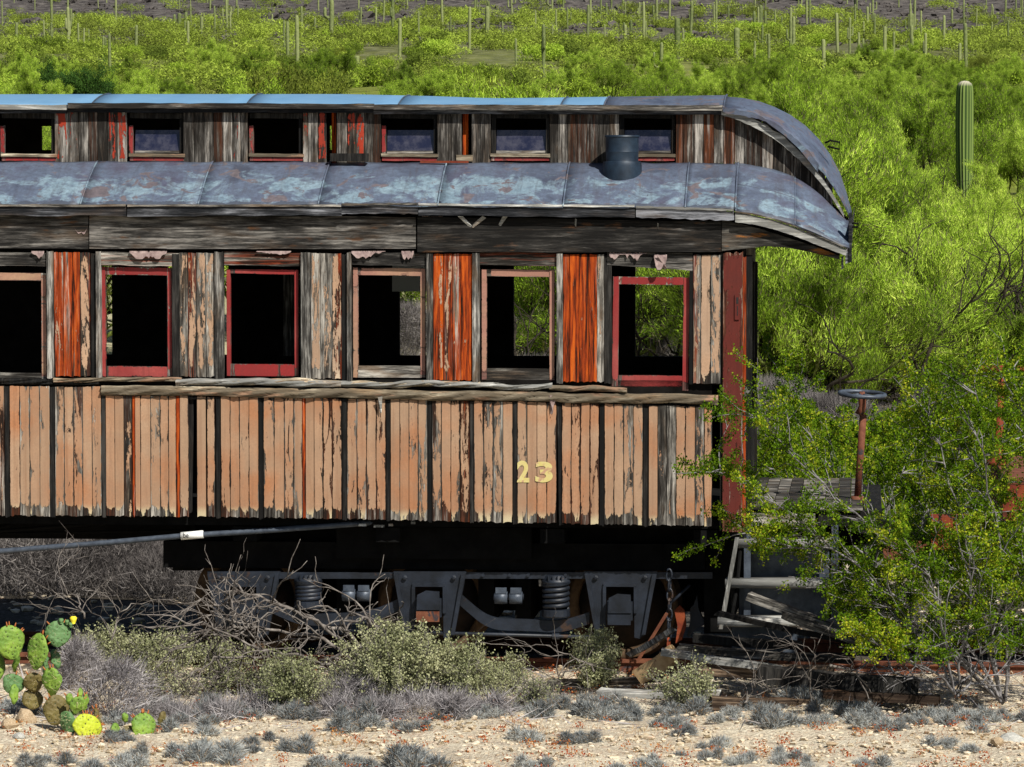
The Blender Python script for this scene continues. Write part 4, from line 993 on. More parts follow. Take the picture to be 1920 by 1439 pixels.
# brake beam, shoe, strut at the outer end
mb = MB(); mb.tube([(Q(1352 - 60, 1086)[0], YT + .1, Q(1290, 1100)[1]), (Q(1250, 1140)[0], YT + .1, Q(1250, 1140)[1])], .012, 6); bb(mb, 'brake_rod', 'iron', True)
mb = MB(); mb.prism([Q(1290, 1150), Q(1297, 1142), Q(1303, 1125), Q(1306, 1150), Q(1312, 1165), Q(1322, 1178), Q(1300, 1190), Q(1288, 1205), Q(1284, 1200), Q(1290, 1175)][::-1], .62, .72); bb(mb, 'brake_shoe', 'iron')
mb = MB(); mb.prism([Q(1262, 1150), Q(1272, 1140), Q(1281, 1150), Q(1284, 1180), Q(1276, 1205), Q(1264, 1212), Q(1268, 1180)][::-1], .48, .56); bb(mb, 'brake_drum', 'rust')
mb = MB(); mb.tube([(Q(1250, 1150, .22)[0], .22, Q(1250, 1150, .22)[1]), (Q(1195, 1240, .22)[0], .22, Q(1195, 1240, .22)[1])], .014, 6); bb(mb, 'brake_strut', 'rustdark')
# chain
zc0 = 1068
for i in range(9):
    cx, cy = 1254 + 1.2 * math.sin(i * .7), zc0 + 11 + i * 18.5
    X, Z = px(cx, cy, .24); mb = MB(); P = []
    for a in np.linspace(0, 2 * math.pi, 15):
        d = .021 * math.cos(a); h = .047 * math.sin(a)
        P.append((X + (d if i % 2 == 0 else .3 * d), .24 + (0.0 if i % 2 == 0 else .9 * d), Z + h))
    mb.tube(P, .0085, 6, False); bb(mb, 'chain_link', 'iron' if i < 7 else 'rust', True)

# ================================================================== track
def to_world(X, Y, Z): return Vector(O) + R3 @ Vector((X, Y, Z))
for i, Y in enumerate((HW / 2 - .75, HW / 2 + .75)):
    mb = MB(); prof = [(-.065, -.155), (.065, -.155), (.065, -.145), (.012, -.13), (.012, -.04), (.035, -.03), (.035, -.002), (-.035, -.002), (-.035, -.03), (-.012, -.04), (-.012, -.13), (-.065, -.145)]
    n = len(prof); V = [(-12, a, b) for a, b in prof] + [(9, a, b) for a, b in prof]
    mb.add(V, [tuple(range(n - 1, -1, -1)), tuple(range(n, 2 * n))] + [(j, (j + 1) % n, (j + 1) % n + n, j + n) for j in range(n)])
    o = mb.build('rail', M['rustdark']); o.location = to_world(0, Y, 0); o.rotation_euler = (0, 0, -YAW)
    tag(o, ('rusty rail under the far wheels of the coach', 'rusty rail under the near wheels of the coach')[i == 0], 'rail')

# ================================================================== vegetation tools
def unit(v): return v / (np.linalg.norm(v, axis=-1, keepdims=True) + 1e-9)
def strands(P, D, L, W, r, bend=.15):
    """thin tapering triangles from points P along D"""
    n = len(P); D = unit(D + r.normal(0, bend, (n, 3)))
    s = unit(np.cross(D, r.normal(0, 1, (n, 3)))) * (np.asarray(W).reshape(-1, 1) * .5)
    tip = P + D * np.asarray(L).reshape(-1, 1)
    return np.stack([P - s, P + s, tip], 1).reshape(-1, 3)
def leaves(P, size, r, up=.3):
    n = len(P); a = unit(r.normal(0, 1, (n, 3)) + [0, 0, up]); b = unit(np.cross(a, r.normal(0, 1, (n, 3))))
    L = (size * r.uniform(.6, 1.3, n)).reshape(-1, 1); W = L * .45
    return np.stack([P, P + a * L * .5 + b * W, P + a * L, P + a * L * .5 - b * W], 1).reshape(-1, 3)
def limb(p, d, length, r0, r1, n, r, wob=.25, up=.0):
    P = [np.array(p, float)]; d = unit(np.array(d, float))
    for i in range(n):
        d = unit(d + r.normal(0, wob, 3) + np.array([0, 0, up])); P.append(P[-1] + d * length / n)
    return P, list(np.linspace(r0, r1, n + 1)), d
def grow(mb, p, d, length, rad, level, r, tips, k=5, spread=.6, wob=.18, up=.06, kids=3, minlev=0, shrink=.66):
    P, R, dd = limb(p, d, length, rad, rad * .55, 5, r, wob, up)
    if level >= minlev: mb.tube(P, R, k if level > 1 else 4, False)
    if level == 0:
        for a, b in zip(P[1:], P[:-1]): tips.append((a, unit(a - b)))
        return
    for i in range(kids + (1 if level > 1 else 0)):
        f = r.uniform(.35, 1.0) if i else 1.0
        q = P[0] * 0 + P[min(5, int(round(f * 5)))]
        nd = unit(dd + r.normal(0, spread, 3) + [0, 0, up])
        grow(mb, q, nd, length * shrink * r.uniform(.8, 1.15), rad * .55, level - 1, r, tips, k, spread, wob, up, kids, minlev, shrink)
def leaf_mat(name, cols, trans=.3, scale=1.2, obj_var=.5, dead=None, dead_at=.14):
    t = NT(name); n = t.noise(t.obj, scale, 4, .6)
    f = t.math('ADD', t.math('MULTIPLY', n, 1 - obj_var * .5), t.math('MULTIPLY', t.math('SUBTRACT', t.rnd, .3), obj_var * .5))
    g = t.n('ShaderNodeNewGeometry'); rp = g.outputs['Random Per Island']; f = t.math('ADD', f, t.math('MULTIPLY', t.math('SUBTRACT', rp, .5), .3))
    c = t.ramp(f, [(.28, cols[0]), (.5, cols[1]), (.72, cols[2])])
    if dead is not None: c = t.mix(t.mr(t.math('FRACT', t.math('MULTIPLY', rp, 7.31)), dead_at, dead_at + .01, 1, 0), c, dead)
    return t.leaf(c, trans)
M['verde'] = leaf_mat('palo verde twigs', ((.07, .13, .012), (.35, .54, .042), (.76, .93, .17)), .2, 2.4, .5, (.15, .12, .08), .14)
M['verdebark'] = flat_mat('green bark', (.07, .085, .02), (.20, .25, .05), 5, .8, 0, .1, .2, (.012, .011, .009), .50)
M['darkbark'] = flat_mat('dark bark', (.015, .013, .010), (.05, .042, .032), 8, .9, 0, .1)
M['mesq'] = leaf_mat('dark mesquite leaves', ((.04, .09, .02), (.09, .18, .035), (.17, .26, .05)), .3, 1.0)
M['olive'] = leaf_mat('olive brush', ((.13, .16, .03), (.24, .29, .04), (.36, .42, .06)), .3, .8)
M['hill'] = leaf_mat('hill brush', ((.13, .18, .03), (.31, .44, .04), (.56, .76, .11)), .3, .25, .9)
M['creo'] = leaf_mat('creosote leaves', ((.045, .095, .008), (.15, .26, .012), (.50, .50, .04)), .35, 2.5, .2)
M['creostem'] = flat_mat('silver stems', (.07, .065, .065), (.27, .26, .265), 20, .8, 0, .2)
M['sage'] = leaf_mat('grey green leaves', ((.17, .19, .09), (.36, .375, .205), (.60, .60, .36)), .25, 3, .3)
M['sagestem'] = flat_mat('grey twigs', (.09, .08, .07), (.26, .24, .22), 25, .9, 0, .1)
M['tuft'] = leaf_mat('blue grey tuft', ((.18, .195, .20), (.37, .39, .385), (.58, .60, .57)), .2, 7, .6, (.30, .22, .14), .10)
M['twig'] = leaf_mat('grey dead twigs', ((.13, .12, .125), (.31, .29, .295), (.56, .53, .53)), .1, 3, .2)
M['twigd'] = leaf_mat('dark dry twigs', ((.05, .045, .045), (.17, .155, .15), (.40, .37, .35)), .1, 3, .4)
M['deadw'] = flat_mat('bleached dead wood', (.05, .04, .035), (.26, .235, .21), 16, .9, 0, .1, .4)

# ---------------------------------------------------------------- palo verde trees
def make_verde(seed, h, nst=34, leaf='verde', wide=1.0, wst=.0125):
    r = np.random.RandomState(seed); mb = MB(); tips = []
    nl = r.randint(4, 7)
    for i in range(nl):
        a = 2 * math.pi * (i + r.uniform(-.3, .3)) / nl
        d = np.array([math.cos(a) * wide, math.sin(a) * wide, r.uniform(.7, 1.5)])
        grow(mb, np.array([r.uniform(-.15, .15), r.uniform(-.15, .15), -.1]), d, h * .38, h * .0115, 3, r, tips, 6, .6, .17, .09, 3, 0)
    P = np.array([t_[0] for t_ in tips]); D = np.array([t_[1] for t_ in tips])
    keep = P[:, 2] > P[:, 2].max() * (.20 if leaf == 'verde' else .12); P, D = P[keep], D[keep]
    wt = r.uniform(0, 1, len(P)) ** 3.0 + .015 + .35 * (P[:, 2] / P[:, 2].max()) ** 2; tot = int(nst * 1500)
    idx = r.choice(len(P), tot, p=wt / wt.sum())
    P2 = P[idx] + r.normal(0, h * (.020 if leaf == 'verde' else .03), (tot, 3)); D2 = D[idx]
    D2 = unit(D2 * 1.0 + r.normal(0, .5, D2.shape) + [0, 0, .7])
    L = r.uniform(.04, .155, len(P2)) * h / 5; W = r.uniform(.6, 1.3, len(P2)) * wst
    V = strands(P2, D2, L, W, r)
    zt = V[:, 2].max(); s = h / zt
    me1 = np_mesh('verde_crown', V * s, 3); me1.materials.append(M[leaf])
    me2 = new_mesh('verde_trunk', np.array(mb.v) * s, mb.f, None, True); me2.materials.append(M['verdebark' if leaf != 'mesq' else 'darkbark'])
    return me1, me2
VERDE = [make_verde(s, 5.0, n) for s, n in ((1, 74), (2, 70), (3, 76), (4, 70), (5, 74))]
MESQ = [make_verde(21, 4.5, 16, 'mesq', 1.1, .05), make_verde(22, 4.0, 14, 'olive', 1.1, .04), make_verde(23, 4.0, 14, 'olive', 1.0, .04)]
def put_tree(kind, x, y, s, rz, label, cat, group, var, name):
    zt = float(H(x, y)) + 5.2 * s; cx = 959.5 + F * x / y; ty = HOR - (zt - EYE[2]) / y * F
    if y < 109 and abs(cx - 1814) < 26 + 2.3 * s * F / y and ty < 296: return None      # the big saguaro stands in the clear
    e = empty(name, (x, y, float(H(x, y)) - .05), rz); e.scale = (s, s, s * rnd.uniform(.9, 1.1))
    tag(e, label, cat, group)
    link('crown', var[0], None, e); link('trunk', var[1], None, e)
    return e
# individually placed trees that show beside and above the coach: (column, row of base, size, variant)
def ground_d(x, y):
    """distance at which the ground appears on photo row y"""
    ds = np.linspace(40, 900, 4000); r = ray(x, y)
    zz = EYE[2] + r[2] / r[1] * ds
    gz = H(r[0] / r[1] * ds, ds); i = np.argmax(zz < gz)
    return ds[i] if (zz < gz).any() else 300.
near = [(1490, 790, .85, 0), (1660, 770, .9, 1), (1840, 790, .85, 2), (1960, 740, 1.1, 3), (1560, 640, 1.0, 4), (1750, 610, .95, 0), (1900, 590, 1.0, 1), (1420, 660, .95, 2),
        (1640, 480, .9, 3), (1500, 450, .9, 1), (1790, 470, .85, 4), (1930, 430, .9, 0), (1690, 405, .8, 2), (1560, 380, .8, 4), (1850, 380, .8, 3), (1720, 350, .8, 1),
        (1330, 700, .85, 0), (1180, 720, .8, 3), (1020, 730, .75, 4), (1250, 640, .9, 1), (1090, 620, .9, 2), (950, 650, .9, 0), (800, 640, .75, 4), (650, 640, .8, 1), (300, 650, .8, 2), (120, 680, .8, 3), (480, 620, .9, 0), (-60, 660, .9, 1)]
for i, (x, y, s, v) in enumerate(near):
    d = ground_d(x, y); wx = ray(x, y)[0] / ray(x, y)[1] * d
    put_tree('verde', wx, d, s * rnd.uniform(.95, 1.1), rnd.uniform(0, 6.28), 'lime green palo verde tree with fine broom-like twigs behind the coach', 'tree', 'palo verde trees behind the coach', VERDE[v], 'palo_verde_tree')
for i in range(30):
    x, y = rnd.uniform(1400, 1960), rnd.uniform(470, 800); d = ground_d(x, y); wx = ray(x, y)[0] / ray(x, y)[1] * d
    put_tree('verde', wx, d, rnd.uniform(.42, .72), rnd.uniform(0, 6.28), 'lime green palo verde tree with fine broom-like twigs behind the coach', 'tree', 'palo verde trees behind the coach', VERDE[i % 5], 'palo_verde_tree')
cnt = 0
while cnt < 235:
    d = rnd.uniform(85, 215) if cnt < 130 else rnd.uniform(190, 345); x = rnd.uniform(-.16, .16) * d
    if any(abs(x - q[0]) < q[2] and abs(d - q[1]) < 14 for q in ((.118 * 112, 106, 2.4),)): continue
    cnt += 1
    put_tree('verde', x, d, rnd.uniform(.5, .8) if d < 140 else (rnd.uniform(.35, .62) if d < 200 else rnd.uniform(.45, .78)), rnd.uniform(0, 6.28), 'lime green palo verde tree on the rising flat behind the coach', 'tree', 'palo verde trees on the rising flat', VERDE[rnd.randrange(5)], 'palo_verde_tree')
for (x, d, s, v, lab, nm) in ((130, 240, 1.0, 0, 'dark green bushy tree among the lime palo verdes above the coach roof', 'mesquite_tree'), (575, 150, 1.15, 1, 'olive tree with dark forked limbs above the coach roof', 'ironwood_tree'),
                         (700, 140, .8, 2, 'low olive bush with brownish twigs just above the blue roof', 'desert_bush'), (1740, 84, .62, 1, 'olive thicket with dark crooked limbs under the big saguaro', 'desert_bush')):
    wx = (x - 960) / F * d
    put_tree('m', wx, d, s, rnd.uniform(0, 6), lab, 'tree' if 'tree' in nm else 'bush', None, MESQ[v], nm)
k_ = 0
while k_ < 26:
    d = rnd.uniform(130, 420); x = rnd.uniform(-.15, .15) * d; k_ += 1
    put_tree('m', x, d, rnd.uniform(.35, .7), rnd.uniform(0, 6.28), 'olive desert bush on the flat below the rocky hill', 'bush', 'olive bushes on the flat', MESQ[rnd.choice((1, 2))], 'desert_bush')
for (x, y) in ((1490, 760), (1585, 690), (1700, 720), (1790, 700), (1880, 720), (1530, 800)):
    pass

def bare_tree(label, x, y, h, seed, wide=1.0):
    r = np.random.RandomState(seed); d = ground_d(x, y); wx = ray(x, y)[0] / ray(x, y)[1] * d
    e = empty('bare_tree', (wx, d, float(H(wx, d)) - .05)); tag(e, label, 'tree', 'bare dark trees among the palo verdes'); mb = MB(); tips = []
    for i in range(r.randint(3, 5)):
        a_ = r.uniform(0, 6.28); grow(mb, np.zeros(3), np.array([math.cos(a_) * wide, math.sin(a_) * wide, r.uniform(.7, 1.3)]), h * .42, h * .012, 3, r, tips, 6, .6, .2, .06, 2, 0)
    mb.build('limbs', M['darkbark'], e, True)
for i, (x, y, h) in enumerate(((1470, 800, 3.6), (1560, 770, 3.2), (1690, 790, 4.0), (1780, 760, 3.4), (1880, 790, 3.6), (1620, 660, 3.4), (1730, 540, 3.2), (1900, 560, 3.4), (1690, 420, 3.0), (1500, 560, 3.2), (1010, 760, 3.2), (1250, 770, 3.0))):
    bare_tree('bare tree with dark crooked limbs among the palo verdes', x, y, h, 900 + i)
# ---------------------------------------------------------------- hill bushes
def hill_bush(seed, n):
    r = np.random.RandomState(seed); m = r.randint(6, 10)
    C = np.stack([r.normal(0, .5, m), r.normal(0, .5, m), r.uniform(.25, .8, m)], 1); R = r.uniform(.3, .6, m)
    i = r.randint(0, m, n); D = unit(r.normal(0, 1, (n, 3))); P = C[i] + D * (R[i] * r.uniform(.6, 1.05, n))[:, None]
    P = P[P[:, 2] > -.1]; D = unit(r.normal(0, .6, P.shape) + [0, 0, .7])
    return strands(P - D * .05, D, r.uniform(.08, .20, len(P)), r.uniform(.03, .06, len(P)), r)
HB = [hill_bush(s, 3200) for s in range(40, 46)]
HBm = []
for i, V in enumerate(HB):
    me = np_mesh('hill_crown', V, 3); me.materials.append(M['hill']); HBm.append(me)
def hill_xy(dmin, dmax, power=1.0):
    d = dmin + (dmax - dmin) * rnd.random() ** power; return rnd.uniform(-.15, .15) * d, d
for i in range(290):
    x, d = hill_xy(275, 355) if i < 140 else hill_xy(340, 480); s = rnd.uniform(.8, 1.7)
    o = link('hill_bush', HBm[rnd.randrange(6)], None); o.location = (x, d, float(H(x, d)) + .0); o.rotation_euler = (0, 0, rnd.uniform(0, 6.28)); o.scale = (s * 1.25, s * 1.25, s)
    tag(o, 'rounded green bush low on the slope behind the coach', 'bush', 'bushes low on the slope')
far = []
for i in range(980):
    x, d = hill_xy(300, 430) if i < 260 else (hill_xy(420, 600) if i < 790 else hill_xy(570, 1000)); s = rnd.uniform(.8, 1.9) * (1.0 if d < 620 else .95)
    V = HB[rnd.randrange(6)][: (800 if d < 620 else 600) * 3] * np.array([1.9, 1.9, 1.25]) * s * .8
    a = rnd.uniform(0, 6.28); c, sn = math.cos(a), math.sin(a)
    V = V @ np.array([[c, sn, 0], [-sn, c, 0], [0, 0, 1]]); far.append(V + [x, d, float(H(x, d))])
me = np_mesh('hillside_brush', np.concatenate(far), 3)
M['farhill'] = leaf_mat('far hill brush', ((.11, .125, .035), (.24, .31, .045), (.48, .62, .09)), .3, .12, .0)
tag(link('hillside_brush', me, M['farhill']), 'mass of small green bushes covering the far rocky hillside', 'brush', None, 'stuff')
# boulders on the hill
def rock_mesh(seed, n=2):
    r = np.random.RandomState(seed); import bmesh
    bm = bmesh.new(); bmesh.ops.create_icosphere(bm, subdivisions=n, radius=1)
    ph = r.uniform(0, 6, 9)
    for v in bm.verts:
        c = v.co; k = 1 + .18 * math.sin(c.x * 2.3 + ph[0]) + .16 * math.sin(c.y * 2.9 + ph[1]) + .14 * math.sin(c.z * 3.1 + ph[2]) + r.uniform(-.09, .09); v.co = c * k
    me = bpy.data.meshes.new('rock'); bm.to_mesh(me); bm.free(); return me
r_ = np.random.RandomState(5); rk = []
tmp = rock_mesh(1, 1); base = np.array([v.co[:] for v in tmp.vertices]); tri = np.array([list(p.vertices) for p in tmp.polygons])
for i in range(4200):
    x, d = hill_xy(440, 1000); s = abs(r_.normal(.22, .25)) + .10
    V = (base * (1 + r_.normal(0, .16, (len(base), 1)))) * [s * 1.2, s, s * .7] + [x, d, float(H(x, d)) + s * .2]
    rk.append(V[tri.ravel()])
M['hillrock'] = flat_mat('dark hill rock', (.045, .04, .038), (.14, .125, .115), .8, .9, 0, .1, .3, (.28, .25, .23), .62)
tag(link('hillside_boulders', np_mesh('hillside_boulders', np.concatenate(rk), 3), M['hillrock']), 'scattered dark grey boulders over the rocky hillside', 'boulders', None, 'stuff')

# ---------------------------------------------------------------- saguaros
t = NT('saguaro skin'); c = t.obj; xyz_ = t.sep(c); ang = t.math('ARCTAN2', xyz_[1], xyz_[0])
rib = t.math('SINE', t.math('MULTIPLY', ang, 18.0)); tip = t.mr(t.math('SUBTRACT', xyz_[2], t.attr('crown_height')), -.14, -.02)
cc = t.mix(t.mr(rib, -.6, .8), (.03, .06, .015), (.17, .24, .06)); cc = t.mix(tip, cc, (.45, .42, .33))
M['sag'] = t.bsdf(cc, .8, 0, t.bump(rib, .6, .01), .2)
t = NT('distant saguaro skin'); n = t.noise(t.obj, 4, 4, .6)
cc = t.mix(t.mr(t.math('ADD', n, t.math('MULTIPLY', t.rnd, .4)), .4, .9), (.09, .12, .04), (.25, .28, .12)); M['sagf'] = t.bsdf(cc, .85, 0, None, .1)
t = NT('dead saguaro'); n = t.noise(t.vmul(t.obj, (9, 9, 3)), 2, 5, .6); zz = t.sep(t.obj)[2]
M['sagd'] = t.bsdf(t.mix(t.mr(t.math('ADD', zz, t.math('MULTIPLY', t.math('SUBTRACT', n, .5), .5)), .45, .6), (.19, .20, .05), t.mix(n, (.22, .05, .015), (.45, .16, .05))), .9)
t = NT('black stump'); M['sagb'] = t.bsdf((.012, .011, .010), .9)
def column(mb, P, rad, ribs=18, depth=.10, fine=3):
    k = ribs * fine
    n = len(P); V = []
    for i in range(n):
        tq = P[min(i + 1, n - 1)] - P[max(i - 1, 0)]; tq = unit(tq)
        ref = np.array([0, 1.0, 0]) if abs(tq[2]) > .5 else np.array([0, 0, 1.0])
        a = unit(np.cross(tq, ref)); b = np.cross(tq, a)
        for j in range(k):
            an = 2 * math.pi * j / k; rr = rad[i] * (1 + depth * math.cos(an * ribs))
            V.append(P[i] + rr * (math.cos(an) * a + math.sin(an) * b))
    Fc = [(i * k + j, i * k + (j + 1) % k, (i + 1) * k + (j + 1) % k, (i + 1) * k + j) for i in range(n - 1) for j in range(k)] + [tuple((n - 1) * k + j for j in range(k))]
    mb.add(V, Fc)
def saguaro_mesh(h, r, arms=(), ribs=10, fine=1, name='saguaro'):
    mb = MB(); zs = [-.05, .1, .3, .5, .7, .85, .93, .965, .985, .997, 1.0]; rr = [.85, .9, .95, 1, 1.02, 1, .97, .9, .72, .42, .1]
    column(mb, [np.array([.02 * h * math.sin(z * 2), 0, z * h]) for z in zs], [q * r for q in rr], ribs, .09, fine)
    for (za, a, out, up) in arms:
        d = np.array([math.cos(a), math.sin(a), 0]); p = np.array([0, 0, za * h])
        P = [p, p + d * out * .5 + [0, 0, -.02], p + d * out * .9 + [0, 0, .08], p + d * out + [0, 0, .25], p + d * out + [0, 0, up * .7], p + d * out + [0, 0, up * .95], p + d * out + [0, 0, up]]
        column(mb, P, [r * q for q in (.6, .65, .7, .72, .72, .55, .1)], ribs, .09, fine)
    return new_mesh(name, mb.v, mb.f, None, True)
SG = [saguaro_mesh(5, .15), saguaro_mesh(4, .15), saguaro_mesh(5.5, .17, ((.45, .2, .7, 1.6), (.55, 3.3, .6, 1.3))), saguaro_mesh(4.6, .15, ((.5, 2.8, .6, 1.4),)), saguaro_mesh(3, .16)]
for m_ in SG: m_.materials.append(M['sagf'])
for i in range(285):
    f = rnd.random(); d = 330 + 470 * f ** .8; x = rnd.uniform(-.14, .14) * d
    v = rnd.choice((0, 0, 0, 1, 1, 1, 2, 3, 4, 4)); s = rnd.uniform(.55, 1.1)
    o = link('saguaro', SG[v], None); o.location = (x, d, float(H(x, d)) - .1); o.scale = (s, s, s); o.rotation_euler = (rnd.uniform(-.02, .02), rnd.uniform(-.02, .02), rnd.uniform(0, 6.28))
    tag(o, 'pale green saguaro cactus standing on the distant slope', 'cactus', 'saguaros on the distant slope')
def sag_at(x, ytop, ybase, wpx, label, mat='sagf', arms=(), dia=.5, lean=0, name='saguaro', fine=1, ribs=10):
    d = dia * F / wpx; top = at(x, ytop, d); gz = float(H(top.x, d)); h = top.z - gz
    me = saguaro_mesh(h, dia / 2, arms, ribs, fine); 
    o = link(name, me, M[mat]); o.location = (top.x, d, gz)
    o.rotation_euler = (0, lean, rnd.uniform(0, 6.28) if not arms else 0); tag(o, label, 'cactus'); return o
big = sag_at(1814, 152, 400, 31, 'big ribbed saguaro with a pale woolly crown standing among the palo verdes', 'sag', (), .42, 0, 'saguaro', 3, 20)
big['crown_height'] = max(v.co.z for v in big.data.vertices)
sag_at(1271, 34, 140, 10, 'tall straight saguaro just beyond the coach roof', arms=())
sag_at(1382, 52, 150, 10, 'tall bright yellow-green saguaro above the end of the clerestory')
sag_at(1488, 82, 150, 8, 'mid-sized saguaro left of its slightly shorter twin')
sag_at(1505, 95, 150, 8, 'shorter saguaro of a pair with a bushy base')
sag_at(1592, 56, 135, 7, 'half dead saguaro with an orange-brown rotten top', 'sagd', (), .45, .05, 'dead_saguaro')
sag_at(1577, 108, 135, 6, 'short black dead saguaro stump beside the orange-topped one', 'sagb', (), .4, 0, 'dead_saguaro')
sag_at(1561, 110, 150, 9, 'short round-topped pale saguaro between the black stump and the dark green bush')
sag_at(889, 96, 125, 4, 'thin black dead saguaro trunk on the slope', 'sagb', (), .4, 0, 'dead_saguaro')
sag_at(668, 105, 165, 10, 'short thick saguaro half sunk in brownish bushes')
sag_at(987, 82, 125, 6, 'pale saguaro with a white top above the middle of the roof')
sag_at(1258, 93, 140, 7, 'short saguaro next to the tall straight one')
sag_at(912, 12, 85, 8, 'tall saguaro rising from the green flat onto the grey slope')
sag_at(620, 0, 70, 8, 'tall saguaro with a short raised arm near the olive tree', arms=((.55, 3.14, .7, 1.2),))
sag_at(335, 25, 80, 7, 'saguaro with two raised arms on the slope', arms=((.4, .1, .9, 2.0), (.5, 3.1, .6, 1.4)))
sag_at(1425, 10, 50, 7, 'candelabra saguaro with two arms on the grey rocky slope', arms=((.3, .1, .7, 1.9), (.35, 3.1, .8, 1.7)))

# ---------------------------------------------------------------- scrub behind the coach
def twig_bush(seed, n, h, w, wst=.012, lmin=.12, lmax=.35, lean=0.0, mess=.45):
    r = np.random.RandomState(seed)
    a = r.uniform(0, 6.28, n); q = np.sqrt(r.uniform(0, 1, n)); z = r.uniform(0, 1, n) ** .8
    q = q * np.sqrt(np.clip(1 - (z - .25) ** 2 / .6, .05, 1))
    P = np.stack([q * np.cos(a) * w, q * np.sin(a) * w, z * h * .9], 1)
    D = unit(np.stack([P[:, 0] / w * .9 + lean, P[:, 1] / w * .9, np.full(n, .75)], 1) + r.normal(0, mess, (n, 3)))
    return strands(P, D, r.uniform(lmin, lmax, n), r.uniform(.5, 1.4, n) * wst, r)
TW = []
for s, n, h, w in ((60, 17000, 1.1, 1.0), (61, 17000, .9, 1.1), (62, 13000, 1.3, .8)):
    me = np_mesh('twig_crown', twig_bush(s, n, h, w, .0075, .08, .26, 0, .6), 3); me.materials.append(M['twigd']); TW.append(me)
spots = [(1440, 760, .7, 1), (1500, 745, .8, 2), (1550, 770, .7, 0), (1650, 740, .8, 1), (1710, 760, .8, 2), (1770, 740, .8, 0), (1850, 760, .7, 1), (1900, 740, .8, 2), (1470, 640, .8, 1), (1580, 650, .8, 2), (1740, 640, .8, 0), (1900, 640, .8, 1), (1450, 700, .9, 0), (1530, 690, .8, 1), (1620, 700, .9, 2), (1700, 680, .9, 0), (1790, 690, .9, 1), (1870, 690, .9, 2), (1940, 680, .9, 0), (1660, 640, .9, 1), (1830, 630, .9, 2), (1500, 640, .9, 0), (1000, 690, .9, 0), (1240, 680, .9, 1), (760, 690, .9, 2), (30, 1105, .55, 1), (110, 1105, .5, 0), (190, 1105, .55, 2), (270, 1105, .5, 1), (330, 1105, .45, 0), (-50, 1105, .5, 2), (1590, 750, .7, 2), (1730, 740, .7, 1), (40, 1060, .9, 0), (150, 1050, 1.0, 1), (250, 1075, .8, 2), (90, 1110, .8, 1), (215, 1130, .6, 0), (20, 1140, .8, 2), (310, 1120, .55, 1), (-40, 1090, .9, 0), (420, 1010, .5, 1), (540, 1005, .5, 0), (700, 1010, .6, 2), (1450, 840, .9, 0), (1550, 850, .9, 1), (1780, 830, .8, 0), (1500, 900, .7, 1), (1700, 890, .8, 0), (1000, 820, .9, 2), (1230, 820, .9, 0), (1290, 790, .9, 1), (720, 820, .9, 1)]
for i, (x, y, s, v) in enumerate(spots):
    d = max(ground_d(x, y) if y < 900 else gp(x, y)[1], 36.3 + .5 * rnd.random()); r0 = ray(x, y); X = r0[0] / r0[1] * d
    o = link('dry_shrub', TW[v], None); o.location = (X, d, float(H(X, d)) - .05); o.scale = (s, s, s); o.rotation_euler = (0, 0, rnd.uniform(0, 6.28))
    tag(o, 'dry grey twiggy shrub on the ground behind the coach', 'shrub', 'dry shrubs behind the coach')

# ---------------------------------------------------------------- creosote bushes over the steps
def to3(x, y, d): return np.array(at(x, y, d))
def creosote(name, label, stems, seed, base_d, dens=1.0, size=.0175):
    r = np.random.RandomState(seed); bx_, by_ = stems[0][0]; loc = to3(bx_, by_, base_d); loc[2] = GZ
    e = empty(name, loc); tag(e, label, 'bush')
    LP = []
    for st in stems:
        mb = MB(); pts = []
        n = len(st); dd = np.linspace(0, 1, n) * r.uniform(-.9, .5)
        ctrl = [to3(x, y, base_d + q) for (x, y), q in zip(st, dd)]
        for a, b in zip(ctrl[:-1], ctrl[1:]):
            for f in np.linspace(0, 1, 5)[:-1]: pts.append(a + (b - a) * f + r.normal(0, .012, 3))
        pts.append(ctrl[-1]); m = len(pts)
        mb.tube([p - loc for p in pts], list(np.linspace(.012, .003, m)), 5, False)
        for i in range(2, m):
            f = i / m
            for _ in range(2 if f > .3 else 1):
                dirn = unit(pts[i] - pts[i - 1]); dirn = unit(dirn + r.normal(0, .75, 3) + [0, 0, .2])
                L = r.uniform(.22, .55) * (1.1 - .3 * f)
                P, R, _d = limb(pts[i], dirn, L, .0055, .002, 5, r, .22, .03)
                mb.tube([p - loc for p in P], R, 4, False)
                for j in range(1, 6):
                    if j > 1: LP.append((P[j], .35 + f))
                    if j not in (2, 4): continue
                    sd2 = unit(dirn + r.normal(0, .8, 3)); P2, R2, _d2 = limb(P[j], sd2, L * .45, .003, .0015, 3, r, .2, .05)
                    mb.tube([p - loc for p in P2], R2, 3, False); LP += [(q, .25 + f) for q in P2[1:]]
        mb.build('stem', M['creostem'], e, True)
    P = np.array([q[0] for q in LP]) - loc; wgt = np.array([q[1] for q in LP])
    sel = (r.uniform(0, 1, len(P)) < np.clip(wgt - .30, .04, .9)) & (P[:, 2] > .42)
    clump = np.repeat(P[sel], int(44 * dens), 0); clump = clump + r.normal(0, .020, clump.shape)
    me = np_mesh('foliage', leaves(clump, size, r, .4), 4); link('foliage', me, M['creo'], e)
    return e
b1 = (1880, 1315); b2 = (1790, 1300); b3 = (1990, 1320); b4 = (1700, 1295)
